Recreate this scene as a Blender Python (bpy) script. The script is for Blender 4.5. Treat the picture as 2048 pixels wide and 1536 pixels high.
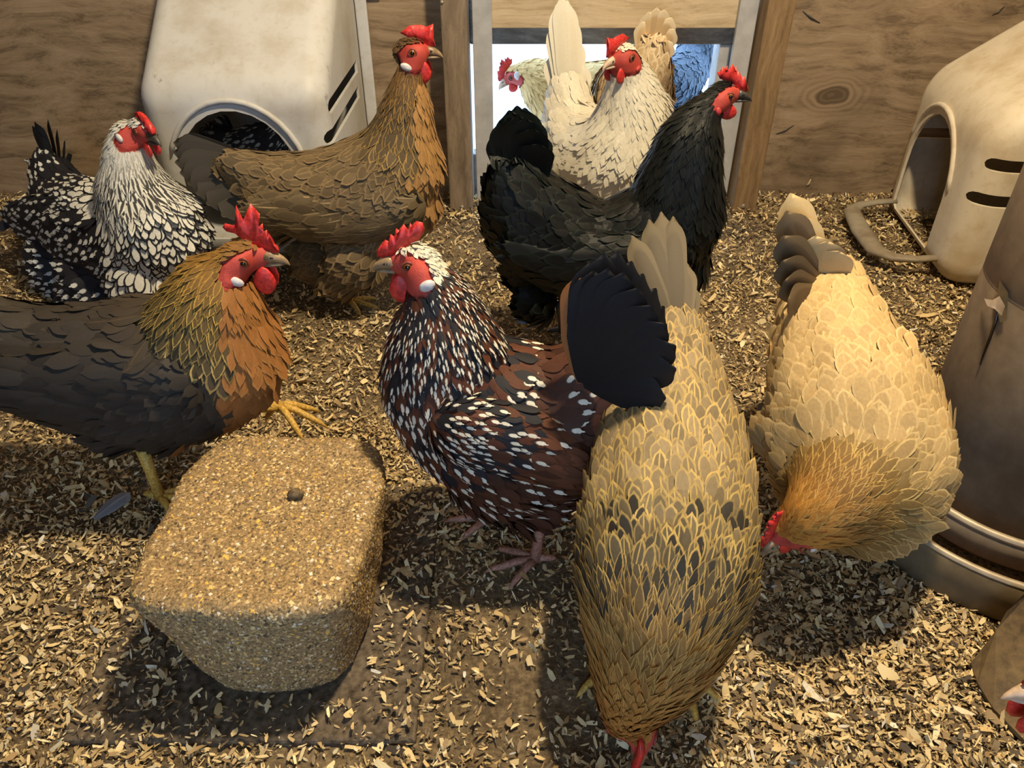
import bpy, bmesh, math, random
import numpy as np
from mathutils import Vector, Matrix
R = math.radians
rng = np.random.default_rng(7)
random.seed(7)
for o in list(bpy.data.objects): bpy.data.objects.remove(o)
scene = bpy.context.scene
COL = scene.collection

# ------------------------------------------------------------------ camera, light, exposure
F = 1538.0; PITCH = R(35.8); CAMH = 0.75
CP, SP = math.cos(PITCH), math.sin(PITCH)
cam_d = bpy.data.cameras.new('camera'); cam = bpy.data.objects.new('camera', cam_d); COL.objects.link(cam)
cam.location = (0, 0, CAMH); cam.rotation_euler = (math.pi/2 - PITCH, 0, 0)
cam_d.sensor_width = 36; cam_d.lens = F/2048*36; cam_d.clip_start = .02
scene.camera = cam

world = bpy.data.worlds.new('sky'); scene.world = world; world.use_nodes = True
wb = world.node_tree.nodes['Background']
wb.inputs[0].default_value = (.47, .70, 1.0, 1); wb.inputs[1].default_value = 3.7

lamp_d = bpy.data.lights.new('coop_lamp_offscreen', 'POINT'); lamp_d.energy = 128; lamp_d.color = (1.0, .81, .52)
lamp_d.shadow_soft_size = .05
lamp = bpy.data.objects.new('coop_lamp_offscreen', lamp_d); COL.objects.link(lamp); lamp.location = (.34, .66, 1.85)

vs = scene.view_settings
vs.view_transform = 'Standard'; vs.look = 'None'; vs.gamma = 1; vs.use_curve_mapping = False; vs.exposure = 0.45

# ------------------------------------------------------------------ pixel helpers (2048 x 1536 frame)
def ray(px, py):
    x = (px-1024)/F; v = (768-py)/F
    return np.array([x, CP+v*SP, -SP+v*CP])
CAM = np.array([0, 0, CAMH])
def PY(px, py, Y):
    d = ray(px, py); return CAM + d*(Y/d[1])
def PZ(px, py, z):
    d = ray(px, py); return CAM + d*((z-CAMH)/d[2])
def depth_of(p): return p[1]*CP - (p[2]-CAMH)*SP
def node3(n):
    px, py, w, r = n
    p = PZ(px, py, w[1]) if isinstance(w, tuple) else PY(px, py, w)
    return np.array([*p, r*depth_of(p)/F])

# ------------------------------------------------------------------ materials
def new_mat(name):
    m = bpy.data.materials.new(name); m.use_nodes = True
    nt = m.node_tree; return m, nt, nt.nodes['Principled BSDF']
def N(nt, typ, **kw):
    n = nt.nodes.new(typ)
    for k, v in kw.items():
        if k.startswith('i_'): n.inputs[int(k[2:])].default_value = v
        else: setattr(n, k, v)
    return n
def ramp(nt, fac, stops):
    r = nt.nodes.new('ShaderNodeValToRGB')
    el = r.color_ramp.elements
    while len(el) < len(stops): el.new(.5)
    for e, (p, c) in zip(el, stops): e.position = p; e.color = (*c, 1)
    nt.links.new(fac, r.inputs[0]); return r.outputs[0]
def noise(nt, scale, detail=4, coord=None, rough=.55):
    n = N(nt, 'ShaderNodeTexNoise'); n.inputs['Scale'].default_value = scale
    n.inputs['Detail'].default_value = detail; n.inputs['Roughness'].default_value = rough
    if coord is not None: nt.links.new(coord, n.inputs['Vector'])
    return n
def objco(nt, scale=(1,1,1), rot=(0,0,0)):
    tc = N(nt, 'ShaderNodeTexCoord'); mp = N(nt, 'ShaderNodeMapping')
    mp.inputs['Scale'].default_value = scale; mp.inputs['Rotation'].default_value = rot
    nt.links.new(tc.outputs['Object'], mp.inputs[0]); return mp.outputs[0]
def mixc(nt, fac, a, b, blend='MIX'):
    m = N(nt, 'ShaderNodeMix', data_type='RGBA', blend_type=blend)
    for s, v in ((m.inputs[0], fac), (m.inputs[6], a), (m.inputs[7], b)):
        if hasattr(v, 'node'): nt.links.new(v, s)
        elif isinstance(v, (int, float)): s.default_value = v
        else: s.default_value = (*v, 1) if len(v) == 3 else v
    return m.outputs[2]
def math_n(nt, op, a, b=None, c=None, clamp=False):
    m = N(nt, 'ShaderNodeMath', operation=op, use_clamp=clamp)
    for s, v in zip(m.inputs, (a, b, c)):
        if v is None: continue
        if hasattr(v, 'node'): nt.links.new(v, s)
        else: s.default_value = v
    return m.outputs[0]
def sstep(nt, v, a, b):
    m = N(nt, 'ShaderNodeMapRange', interpolation_type='SMOOTHSTEP')
    nt.links.new(v, m.inputs[0]); m.inputs[1].default_value = a; m.inputs[2].default_value = b
    return m.outputs[0]
def bump(nt, h, bsdf, dist=.002, strength=.5):
    b = N(nt, 'ShaderNodeBump'); b.inputs['Distance'].default_value = dist; b.inputs['Strength'].default_value = strength
    nt.links.new(h, b.inputs['Height']); nt.links.new(b.outputs[0], bsdf.inputs['Normal'])

def feather_mat(name, rough=.62, spec=.3, sheen=0, irid=False):
    m, nt, b = new_mat(name)
    at = lambda n: N(nt, 'ShaderNodeAttribute', attribute_name=n)
    uv, ca, cb, wt = at('fuv'), at('ca'), at('cb'), at('wt')
    s = N(nt, 'ShaderNodeSeparateXYZ'); nt.links.new(uv.outputs['Vector'], s.inputs[0])
    u, v = s.outputs[0], s.outputs[1]
    au = math_n(nt, 'ABSOLUTE', math_n(nt, 'SUBTRACT', u, .5))
    w = N(nt, 'ShaderNodeSeparateColor'); nt.links.new(wt.outputs['Color'], w.inputs[0])
    au2 = math_n(nt, 'MULTIPLY', au, 2)
    # rounded distance to the feather's rim
    e1 = math_n(nt, 'POWER', au2, 3); e2 = math_n(nt, 'POWER', v, 5)
    edge = sstep(nt, math_n(nt, 'ADD', e1, e2), .38, .62)
    dv = math_n(nt, 'MULTIPLY', math_n(nt, 'SUBTRACT', v, .84), .8)
    d2 = math_n(nt, 'ADD', math_n(nt, 'MULTIPLY', au, au), math_n(nt, 'MULTIPLY', dv, dv))
    tip = math_n(nt, 'SUBTRACT', 1, sstep(nt, d2, .03, .055))
    shaft = math_n(nt, 'SUBTRACT', 1, sstep(nt, au, .035, .075))
    stripe = math_n(nt, 'SUBTRACT', 1, sstep(nt, au, .16, .26))
    f = math_n(nt, 'MULTIPLY', edge, w.outputs[0])
    for k, sck in ((tip, w.outputs[1]), (shaft, w.outputs[2]), (stripe, wt.outputs['Alpha'])):
        f = math_n(nt, 'MAXIMUM', f, math_n(nt, 'MULTIPLY', k, sck))
    # barbs: fine streaks running out from the shaft
    tt = math_n(nt, 'SUBTRACT', math_n(nt, 'MULTIPLY', v, 9), math_n(nt, 'MULTIPLY', au, 9))
    sn = math_n(nt, 'SINE', math_n(nt, 'MULTIPLY', tt, 21.0))
    nz = noise(nt, 90, 3)
    br = math_n(nt, 'ADD', math_n(nt, 'MULTIPLY', sn, .07), math_n(nt, 'ADD', .72, math_n(nt, 'MULTIPLY', nz.outputs[0], .5)))
    c = mixc(nt, f, ca.outputs['Color'], cb.outputs['Color'])
    c = mixc(nt, 1.0, c, br, 'MULTIPLY')
    nt.links.new(c, b.inputs['Base Color'])
    b.inputs['Roughness'].default_value = rough; b.inputs['Specular IOR Level'].default_value = spec
    if sheen: b.inputs['Sheen Weight'].default_value = sheen
    bump(nt, sn, b, .0002, .25)
    return m
M = {}
M['feather'] = feather_mat('feather')
M['feather_glossy'] = feather_mat('glossy_feather', .42, .22)

def attr_mat(name, rough=.6, nscale=60, amt=.5, bumpd=.001):
    m, nt, b = new_mat(name)
    a = N(nt, 'ShaderNodeAttribute', attribute_name='bc')
    nz = noise(nt, nscale, 4)
    c = mixc(nt, 1.0, a.outputs['Color'], math_n(nt, 'ADD', 1-amt*.5, math_n(nt, 'MULTIPLY', nz.outputs[0], amt)), 'MULTIPLY')
    nt.links.new(c, b.inputs['Base Color']); b.inputs['Roughness'].default_value = rough
    bump(nt, nz.outputs[0], b, bumpd, .5)
    return m
M['body'] = attr_mat('hen_skin_and_down', .6, 220, .7, .0015)
M['chip'] = attr_mat('wood_shaving', .75, 120, .6)
M['grain'] = attr_mat('pressed_grain', .55, 200, .4)

def simple(name, c, rough=.5, spec=.5, nscale=80, amt=.4, metal=0, bd=.0006):
    m, nt, b = new_mat(name)
    nz = noise(nt, nscale, 4, objco(nt))
    lo = [x*(1-amt) for x in c]; hi = [min(1, x*(1+amt*.6)) for x in c]
    nt.links.new(ramp(nt, nz.outputs[0], [(.3, lo), (.7, hi)]), b.inputs['Base Color'])
    b.inputs['Roughness'].default_value = rough; b.inputs['Specular IOR Level'].default_value = spec
    b.inputs['Metallic'].default_value = metal
    bump(nt, nz.outputs[0], b, bd, .5)
    return m
M['comb'] = simple('red_comb', (.62, .035, .03), .45, .5, 260, .45)
M['comb_b'] = M['comb']
M['beak_horn'] = simple('horn_beak', (.30, .20, .11), .4, .5, 120, .5)
M['beak_dark'] = simple('dark_beak', (.06, .055, .045), .4, .5, 120, .5)
M['beak_pale'] = simple('pale_beak', (.62, .45, .32), .4, .5, 120, .3)
M['lobe_white'] = simple('white_earlobe', (.66, .62, .62), .5, .4, 150, .3)
M['lobe_red'] = simple('red_earlobe', (.5, .05, .05), .5, .4, 150, .3)
M['lid'] = simple('eyelid', (.26, .05, .035), .5, .4, 300, .4)
M['iris'] = simple('orange_iris', (.32, .09, .015), .15, .6, 400, .4)
M['pupil'] = simple('black_pupil', (.004, .004, .004), .06, .8, 40, .1, bd=0)
M['leg_yellow'] = simple('yellow_leg', (.62, .38, .08), .55, .4, 300, .5)
M['leg_pink'] = simple('pink_leg', (.42, .20, .14), .55, .4, 300, .5)
M['leg_dark'] = simple('slate_leg', (.08, .075, .07), .55, .4, 300, .5)

def wood(name, dark, mid, light, gscale=(1,1,9), rough=.75, knot=None, nscale=7, stain=.5):
    m, nt, b = new_mat(name)
    co = objco(nt, gscale)
    warp = noise(nt, 2.2, 3, objco(nt, (1, 1, 1.6)))
    add = N(nt, 'ShaderNodeVectorMath', operation='MULTIPLY_ADD')
    nt.links.new(warp.outputs['Color'], add.inputs[0]); add.inputs[1].default_value = (.9, .9, .9); nt.links.new(co, add.inputs[2])
    vec = add.outputs[0]
    if knot:
        tc = N(nt, 'ShaderNodeTexCoord'); dist = N(nt, 'ShaderNodeVectorMath', operation='DISTANCE')
        kw = noise(nt, 14, 2, tc.outputs['Object'])
        ks = N(nt, 'ShaderNodeVectorMath', operation='SUBTRACT'); nt.links.new(tc.outputs['Object'], ks.inputs[0]); ks.inputs[1].default_value = knot
        km = N(nt, 'ShaderNodeVectorMath', operation='MULTIPLY'); nt.links.new(ks.outputs[0], km.inputs[0]); km.inputs[1].default_value = (.62, 1, 1.15)
        ka = N(nt, 'ShaderNodeVectorMath', operation='MULTIPLY_ADD'); nt.links.new(kw.outputs['Color'], ka.inputs[0]); ka.inputs[1].default_value = (.03, .0, .03); nt.links.new(km.outputs[0], ka.inputs[2])
        nt.links.new(ka.outputs[0], dist.inputs[0]); dist.inputs[1].default_value = (.015, 0, .015)
        kd = dist.outputs['Value']
    g = noise(nt, nscale, 6, vec, .6); fine = noise(nt, nscale*9, 3, vec)
    val = math_n(nt, 'ADD', math_n(nt, 'MULTIPLY', g.outputs[0], .75), math_n(nt, 'MULTIPLY', fine.outputs[0], .25))
    if knot:
        k = math_n(nt, 'SUBTRACT', 1, sstep(nt, kd, .02, .085))
        rings = math_n(nt, 'ADD', .48, math_n(nt, 'MULTIPLY', math_n(nt, 'SINE', math_n(nt, 'MULTIPLY', kd, 520)), .05))
        val = math_n(nt, 'ADD', math_n(nt, 'MULTIPLY', val, math_n(nt, 'SUBTRACT', 1, k)), math_n(nt, 'MULTIPLY', rings, k))
        core = math_n(nt, 'SUBTRACT', 1, sstep(nt, kd, .016, .028))
        val = math_n(nt, 'SUBTRACT', val, math_n(nt, 'MULTIPLY', core, .16))
    c = ramp(nt, val, [(.32, dark), (.5, mid), (.68, light)])
    st = noise(nt, 3.0, 5, objco(nt)); c = mixc(nt, math_n(nt, 'MULTIPLY', sstep(nt, st.outputs[0], .48, .72), stain), c, [x*.45 for x in dark])
    nt.links.new(c, b.inputs['Base Color']); b.inputs['Roughness'].default_value = rough
    b.inputs['Specular IOR Level'].default_value = .25
    bump(nt, val, b, .002, .6)
    return m
KNOT = PY(1665, 192, 1.83)
M['ply'] = wood('weathered_plywood', (.10,.068,.042), (.26,.185,.115), (.36,.27,.18), (1.0, 1, 7), knot=tuple(KNOT))
M['panel'] = wood('pale_door_plywood', (.36,.27,.16), (.52,.41,.27), (.62,.50,.35), (1.0, 1, 12), stain=.15)
M['stud'] = wood('rough_stud', (.12,.075,.038), (.22,.14,.07), (.30,.20,.105), (14, 14, 1), stain=.35)
M['stud_grey'] = wood('grey_stud', (.12,.09,.065), (.21,.16,.115), (.30,.235,.17), (14, 14, 1), stain=.35)
M['bar'] = wood('mucky_bar', (.12,.11,.10), (.25,.23,.21), (.42,.40,.37), (2, 1, 9), stain=.5)
M['track'] = simple('painted_metal_track', (.42, .42, .43), .45, .5, 30, .2, .0)
M['nail'] = simple('nail_head', (.35, .31, .25), .5, .5, 200, .4, .6)

def plastic(name, base, dirt, amount):
    m, nt, b = new_mat(name)
    n1 = noise(nt, 9, 6, objco(nt), .65); n2 = noise(nt, 70, 4, objco(nt)); n3 = noise(nt, 22, 5, objco(nt, (1, 1, .5)), .7)
    f = math_n(nt, 'MULTIPLY', sstep(nt, n1.outputs[0], .42, .72), amount)
    c = mixc(nt, f, base, dirt)
    sp = math_n(nt, 'MULTIPLY', sstep(nt, n3.outputs[0], .66, .74), .75)
    c = mixc(nt, sp, c, [x*.45 for x in dirt])
    c = mixc(nt, math_n(nt, 'MULTIPLY', sstep(nt, n2.outputs[0], .5, .8), .35), c, dirt)
    nt.links.new(c, b.inputs['Base Color']); b.inputs['Roughness'].default_value = .5
    b.inputs['Specular IOR Level'].default_value = .35
    bump(nt, n2.outputs[0], b, .0006, .35)
    return m
M['plastic_white'] = plastic('dusty_white_plastic', (.54,.54,.54), (.36,.31,.24), .6)
M['plastic_tan'] = plastic('dusty_tan_plastic', (.64,.57,.46), (.40,.29,.16), .6)
M['perch'] = plastic('grubby_grey_plastic', (.30,.26,.20), (.17,.12,.07), .9)
def galv(name, a, bb, rust, amt, rough=.5, metal=.35, ns=5):
    m, nt, b = new_mat(name)
    n1 = noise(nt, ns, 7, objco(nt, (1,1,.6)), .7); n2 = noise(nt, 60, 4, objco(nt))
    c = ramp(nt, n2.outputs[0], [(.3, a), (.7, bb)])
    c = mixc(nt, math_n(nt, 'MULTIPLY', sstep(nt, n1.outputs[0], .38, .66), amt), c, rust)
    nt.links.new(c, b.inputs['Base Color']); b.inputs['Roughness'].default_value = rough
    b.inputs['Metallic'].default_value = metal
    bump(nt, n2.outputs[0], b, .0008, .4)
    return m
M['galv'] = galv('dull_galvanised_steel', (.15,.11,.07), (.21,.155,.10), (.11,.07,.036), .8, .75, .0)
M['galv_rim'] = galv('worn_steel_rim', (.34,.28,.20), (.46,.38,.28), (.22,.15,.08), .5)
M['tray'] = galv('caked_tray', (.14,.10,.052), (.20,.145,.075), (.09,.062,.033), .7, .8, .0)
M['rust'] = galv('flaking_plate', (.14,.092,.042), (.18,.12,.055), (.045,.03,.017), 1.0, .85, .0, 26)
M['paper'] = simple('peeling_paper', (.62,.52,.42), .8, .2, 60, .3)
M['feed'] = simple('crumbled_feed', (.22,.13,.06), .9, .1, 300, .8, bd=.003)
M['soil'] = None
def soil():
    m, nt, b = new_mat('dusty_soil')
    n1 = noise(nt, 6, 6, objco(nt), .65); n2 = noise(nt, 140, 5, objco(nt), .7)
    v = math_n(nt, 'ADD', math_n(nt, 'MULTIPLY', n1.outputs[0], .5), math_n(nt, 'MULTIPLY', n2.outputs[0], .5))
    c = ramp(nt, v, [(.34, (.045,.032,.022)), (.46, (.12,.088,.055)), (.56, (.23,.17,.10)), (.68, (.42,.31,.17))])
    nt.links.new(c, b.inputs['Base Color']); b.inputs['Roughness'].default_value = .95
    b.inputs['Specular IOR Level'].default_value = .1
    bump(nt, n2.outputs[0], b, .006, .8)
    return m
M['soil'] = soil()
M['paver'] = simple('dusty_concrete', (.13,.10,.07), .9, .15, 120, .7, bd=.003)
M['block'] = simple('grain_block', (.34,.235,.115), .8, .2, 420, .75, bd=.004)
M['snow'] = simple('frosted_ground', (.80,.81,.83), .9, .1, 6, .25)
M['shell'] = simple('coop_boards', (.10,.085,.07), .9, .2, 12, .4)

# ------------------------------------------------------------------ object helpers
def link(o, parent=None):
    COL.objects.link(o)
    if parent is not None: o.parent = parent
    return o
def tag(o, label, cat, group=None):
    o['label'] = label; o['category'] = cat
    if group: o['group'] = group
    return o
def struct(o): o['kind'] = 'structure'; return o
def mesh_obj(name, verts, faces, mat, parent=None, origin=(0,0,0), smooth=True, attrs=None):
    v = np.asarray(verts, dtype=np.float64).reshape(-1, 3) - np.asarray(origin)
    me = bpy.data.meshes.new(name)
    if isinstance(faces, np.ndarray):
        k = faces.shape[1]; nf = len(faces)
        me.vertices.add(len(v)); me.vertices.foreach_set('co', v.astype(np.float32).ravel())
        me.loops.add(nf*k); me.loops.foreach_set('vertex_index', faces.astype(np.int32).ravel())
        me.polygons.add(nf); me.polygons.foreach_set('loop_start', np.arange(0, nf*k, k, dtype=np.int32))
        me.update(calc_edges=True)
    else:
        me.from_pydata([tuple(x) for x in v], [], [tuple(int(i) for i in f) for f in faces]); me.update()
    if smooth: me.polygons.foreach_set('use_smooth', [True]*len(me.polygons))
    for n, (ty, arr) in (attrs or {}).items():
        a = me.attributes.new(n, ty, 'POINT')
        a.data.foreach_set('vector' if ty == 'FLOAT_VECTOR' else 'color', np.asarray(arr, dtype=np.float32).ravel())
    if mat: me.materials.append(M[mat] if isinstance(mat, str) else mat)
    o = bpy.data.objects.new(name, me)
    if parent is None: o.location = origin
    return link(o, parent)
def empty(name, loc):
    o = bpy.data.objects.new(name, None); o.location = loc; o.empty_display_size = .05
    return link(o)
def box_vf(x0, x1, y0, y1, z0, z1):
    v = [(x,y,z) for z in (z0,z1) for y in (y0,y1) for x in (x0,x1)]
    f = [(0,2,3,1),(4,5,7,6),(0,1,5,4),(2,6,7,3),(0,4,6,2),(1,3,7,5)]
    return v, f
def bevel_mod(o, w, seg=2, angle=R(35)):
    m = o.modifiers.new('bevel', 'BEVEL'); m.width = w; m.segments = seg; m.limit_method = 'ANGLE'; m.angle_limit = angle; return m
def box(name, x0, x1, y0, y1, z0, z1, mat, parent=None, bev=.002, origin=None):
    v, f = box_vf(x0, x1, y0, y1, z0, z1)
    org = origin if origin is not None else (0,0,0)
    o = mesh_obj(name, v, f, mat, parent, org, smooth=False)
    if bev: bevel_mod(o, bev)
    return o
def tube_vf(pts, rad, n=10, cap=True, flat=1.0):
    pts = [Vector(p) for p in pts]; V = []; Fc = []
    up = Vector((0,0,1)); prev = None
    for i, p in enumerate(pts):
        t = (pts[min(i+1, len(pts)-1)] - pts[max(i-1, 0)]).normalized()
        if prev is None:
            a = t.cross(up)
            if a.length < .1: a = t.cross(Vector((1,0,0)))
            a.normalize()
        else: a = (prev - t*prev.dot(t)).normalized()
        prev = a; bb = t.cross(a)
        r = rad[i] if hasattr(rad, '__len__') else rad
        for k in range(n):
            th = 2*math.pi*k/n; V.append(p + a*math.cos(th)*r + bb*math.sin(th)*r*flat)
    for i in range(len(pts)-1):
        for k in range(n): Fc.append((i*n+k, i*n+(k+1)%n, (i+1)*n+(k+1)%n, (i+1)*n+k))
    if cap: Fc += [tuple(range(n))[::-1], tuple(range((len(pts)-1)*n, len(pts)*n))]
    return [tuple(v) for v in V], Fc
def join_vf(parts):
    V = []; Fc = []
    for v, f in parts:
        o = len(V); V += [tuple(x) for x in v]; Fc += [tuple(i+o for i in q) for q in f]
    return V, Fc
def lathe_vf(prof, n=48, c=(0,0)):
    V = []; Fc = []
    for r, z in prof:
        for k in range(n):
            th = 2*math.pi*k/n; V.append((c[0]+r*math.cos(th), c[1]+r*math.sin(th), z))
    for i in range(len(prof)-1):
        for k in range(n): Fc.append((i*n+k, i*n+(k+1)%n, (i+1)*n+(k+1)%n, (i+1)*n+k))
    return V, Fc
_bm = bmesh.new(); bmesh.ops.create_icosphere(_bm, subdivisions=2, radius=1)
ICO_V = np.array([v.co[:] for v in _bm.verts]); ICO_F = np.array([[v.index for v in f.verts] for f in _bm.faces]); _bm.free()

# ------------------------------------------------------------------ structure
WY = 1.83                       # inner face of the back wall's plywood
box('floor', -1.7, 1.5, -.9, WY+.03, -.05, 0, 'soil', bev=0); struct(bpy.data.objects['floor'])
floor = bpy.data.objects['floor']
struct(box('ground', -9, 9, -9, 12, -.16, -.055, 'snow', bev=0))
DX0, DX1 = -.094, .53           # rough opening between the two studs
w = struct(box('wall_back', -1.7, DX0, WY, WY+.015, -.02, 2.5, 'ply', bev=0))
struct(box('wall_back', DX1, 1.5, WY, WY+.015, -.02, 2.5, 'ply', bev=0))
struct(box('wall_back', DX0, DX1, WY, WY+.015, .75, 2.5, 'ply', bev=0))
struct(box('wall_left', -1.715, -1.7, -.9, WY, -.02, 2.5, 'shell', bev=0))
struct(box('wall_right', 1.5, 1.515, -.9, WY, -.02, 2.5, 'shell', bev=0))
struct(box('wall_front', -1.7, -.45, -.915, -.9, -.02, 2.5, 'shell', bev=0))
struct(box('wall_front', .15, 1.5, -.915, -.9, -.02, 2.5, 'shell', bev=0))
struct(box('wall_front', -.45, .15, -.915, -.9, 1.75, 2.5, 'shell', bev=0))
struct(box('ceiling', -1.715, 1.515, -.915, WY+.015, 2.5, 2.52, 'shell', bev=0))
# studs either side of the pop door
struct(box('trim_1', -.148, -.094, 1.735, WY, 0, 2.5, 'stud_grey', bev=.003))
struct(box('trim_2', .526, .583, 1.735, WY, 0, 2.5, 'stud', bev=.003))
def nail(px, py, Y, r=.006, parent=None):
    p = PY(px, py, Y)
    v, f = lathe_vf([(0, .002), (r*.7, .002), (r, .0), (r, -.003)], 10)
    v = [(a+p[0], -c+p[1], b+p[2]) for a, b, c in v]
    return mesh_obj('nail', v, f, 'nail', parent)
nail(924, 415, 1.735, parent=bpy.data.objects['trim_1'])
nail(1487, 413, 1.735, parent=bpy.data.objects['trim_2'])
nail(884, 5, 1.735, .004, parent=bpy.data.objects['trim_1'])
# pop door: two metal tracks, the raised plywood panel, the header bar of the opening
zl = PY(1200, 57, 1.80)[2]; zb = PY(1200, 85, 1.86)[2]
def track(name, x0, x1, y0, y1, zt, label):
    o = box(name, x0, x1, y0, y1, 0, zt, 'track', bev=.002, origin=((x0+x1)/2, (y0+y1)/2, 0))
    return tag(o, label, 'door track', 'tracks of the pop door')
track('door_track', -.085, -.043, 1.785, 1.80, 1.0, 'grey metal door track beside the grey stud with the daylight gap')
track('door_track', .482, .522, 1.785, 1.80, 1.0, 'grey metal door track beside the orange brown stud')
o = box('sliding_door', -.06, .50, 1.802, 1.815, zl, .80, 'panel', bev=.002, origin=(.22, 1.808, zl))
tag(o, 'pale plywood pop door panel raised above the opening', 'door')
struct(box('trim_3', -.094, .526, 1.84, 1.88, zb, zb+.10, 'bar', bev=.003))
struct(box('trim_4', .466, .526, 1.84, 1.90, -.02, zb, 'track', bev=.002))
struct(box('trim_5', -.094, -.086, 1.84, 1.88, -.02, .11, 'bar', bev=0))
struct(box('trim_6', -.094, .526, 1.83, 1.88, -.04, .012, 'bar', bev=.003))

# ------------------------------------------------------------------ nest boxes
def eval_mesh(o):
    dg = bpy.context.evaluated_depsgraph_get()
    return bpy.data.meshes.new_from_object(o.evaluated_get(dg))
def prism_x(poly, x0, x1):        # polygon in (y, z) extruded along x
    n = len(poly); v = [(x0, y, z) for y, z in poly] + [(x1, y, z) for y, z in poly]
    f = [tuple(range(n))[::-1], tuple(range(n, 2*n))] + [(i, (i+1)%n, n+(i+1)%n, n+i) for i in range(n)]
    return v, f
def prism_y(poly, y0, y1):
    n = len(poly); v = [(x, y0, z) for x, z in poly] + [(x, y1, z) for x, z in poly]
    f = [tuple(range(n)), tuple(range(n, 2*n))[::-1]] + [(i, n+i, n+(i+1)%n, (i+1)%n) for i in range(n)]
    return v, f
def tmp(v, f):
    o = mesh_obj('tmp', v, f, None, smooth=False); 
    bm = bmesh.new(); bm.from_mesh(o.data); bmesh.ops.recalc_face_normals(bm, faces=bm.faces); bm.to_mesh(o.data); bm.free()
    return o
def arch(w, z0, z1, n=14, lean=0):
    r = w/2; rz = r*1.15
    p = [(-r+.012, z0), (r-.012, z0), (r, z0+.012)]
    p += [(r*math.cos(a), z1-rz+rz*math.sin(a)) for a in np.linspace(0, math.pi, n)]
    return p + [(-r, z0+.012)]
def nest_box(label, mat, loc, rz, w, d, lip, op_w, op_off, op_z0, op_z1, slots, perch=True, tab=False, slope=.72, base=0):
    root = empty('nest_box', loc); root.rotation_euler = (0, 0, rz)
    th = .006; zt = lip + d*slope
    top = min(zt, lip+.245); dy = (top-lip)/slope
    def solid(i):
        zb_ = (base or -.001) if i else 0
        prof = [(i, zb_), (i, lip-i*.3), (dy, top-i*1.2), (d-i*.3, top-i*1.2), (d-i*.3, zb_)]
        o = tmp(*prism_x(prof, -w/2+i, w/2-i)); m = bevel_mod(o, .056-i*.6, 7, R(20)); return o
    outer = solid(0); inner = solid(th)
    cut = tmp(*prism_y([(x+op_off, z) for x, z in arch(op_w, op_z0, op_z1)], -.05, .12))
    sl = []
    for (y0, y1, zc, hh) in slots:
        pts = [(y1, zc-hh), (y1, zc+hh)] + [(y0+hh-hh*math.sin(a)*1.0, zc+hh*math.cos(a)) for a in np.linspace(0, math.pi, 7)]
        sl.append(tmp(*prism_x(pts, -w, w)))
    for c in [inner, cut] + sl:
        b = outer.modifiers.new('cut', 'BOOLEAN'); b.operation = 'DIFFERENCE'; b.object = c; b.solver = 'EXACT'
    me = eval_mesh(outer)
    for c in [outer, inner, cut] + sl: bpy.data.objects.remove(c)
    me.materials.clear(); me.materials.append(M[mat])
    me.polygons.foreach_set('use_smooth', [True]*len(me.polygons))
    try: me.set_sharp_from_angle(angle=R(32))
    except Exception: pass
    body = bpy.data.objects.new('shell', me); link(body, root)
    # raised lip round the top of the opening
    ar = [(x+op_off, z) for x, z in arch(op_w+.035, op_z0, op_z1+.018, 20)][2:-1]
    ar = ar[2:-2]
    v, f = tube_vf([(x, -.001, z) for x, z in ar], [.002]+[.0055]*(len(ar)-2)+[.002], 8)
    mesh_obj('rim', v, f, mat, root)
    if perch:
        pz = op_z0 + .012; hw = w*.36
        pts = [(-hw, .01, pz), (-hw, -.035, pz-.006), (-hw+.012, -.075, pz-.01), (-hw+.045, -.10, pz-.012), (0, -.105, pz-.012),
               (hw-.045, -.10, pz-.012), (hw-.012, -.075, pz-.01), (hw, -.035, pz-.006), (hw, .01, pz)]
        v, f = tube_vf(pts, [.010,.011,.014,.019,.021,.019,.014,.011,.010], 12, flat=.55)
        o = mesh_obj('perch', v, f, 'perch', root); o['label'] = 'grubby looped perch rail'
    if tab:
        o = tmp(*box_vf(w/2+.002, w/2+.055, d-.012, d-.006, lip+tab, lip+tab+.055)); bevel_mod(o, .004, 3)
        kx, kz = w/2+.032, lip+tab+.030
        hole = [(kx+.006*math.cos(a), kz+.006*math.sin(a)) for a in np.linspace(R(-60), R(240), 13)]+[(kx-.003, kz-.021), (kx+.003, kz-.021)]
        c = tmp(*prism_y(hole, d-.03, d+.01))
        bo = o.modifiers.new('cut', 'BOOLEAN'); bo.operation = 'DIFFERENCE'; bo.object = c; bo.solver = 'EXACT'
        me = eval_mesh(o); bpy.data.objects.remove(o); bpy.data.objects.remove(c)
        me.materials.clear(); me.materials.append(M[mat]); me.name = 'hanging_tab'
        link(bpy.data.objects.new('hanging_tab', me), root)
    return root
def flange(root, w, d, lip, mat):
    v, f = box_vf(w/2-.004, w/2+.022, d-.012, d-.004, .02, lip+.2)
    o = mesh_obj('flange', v, f, mat, root, smooth=False); bevel_mod(o, .003, 2)
    v, f = box_vf(-w/2-.022, -w/2+.004, d-.012, d-.004, .02, lip+.2)
    o = mesh_obj('flange', v, f, mat, root, smooth=False); bevel_mod(o, .003, 2)
b1 = nest_box('', 'plastic_white', (-.505, 1.407, .045), 0, .340, .421, .331, .225, -.005, .045, .295,
              [(.03, .345, .290, .0125), (.012, .335, .240, .0125)], perch=False, tab=.085, base=.013)
flange(b1, .340, .421, .331, 'plastic_white')
tag(b1, 'white plastic nest box hung on the grimy wall, a hen inside', 'nest box', 'plastic nest boxes')
b2 = nest_box('', 'plastic_tan', (.872, 1.56, 0), R(-90-6), .41, .46, .325, .235, -.025, .035, .278,
              [(.012, .40, .256, .0115), (.005, .40, .190, .0115)], perch=True)
tag(b2, 'tan plastic nest box with looped perch beside the knotted plywood wall', 'nest box', 'plastic nest boxes')

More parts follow.
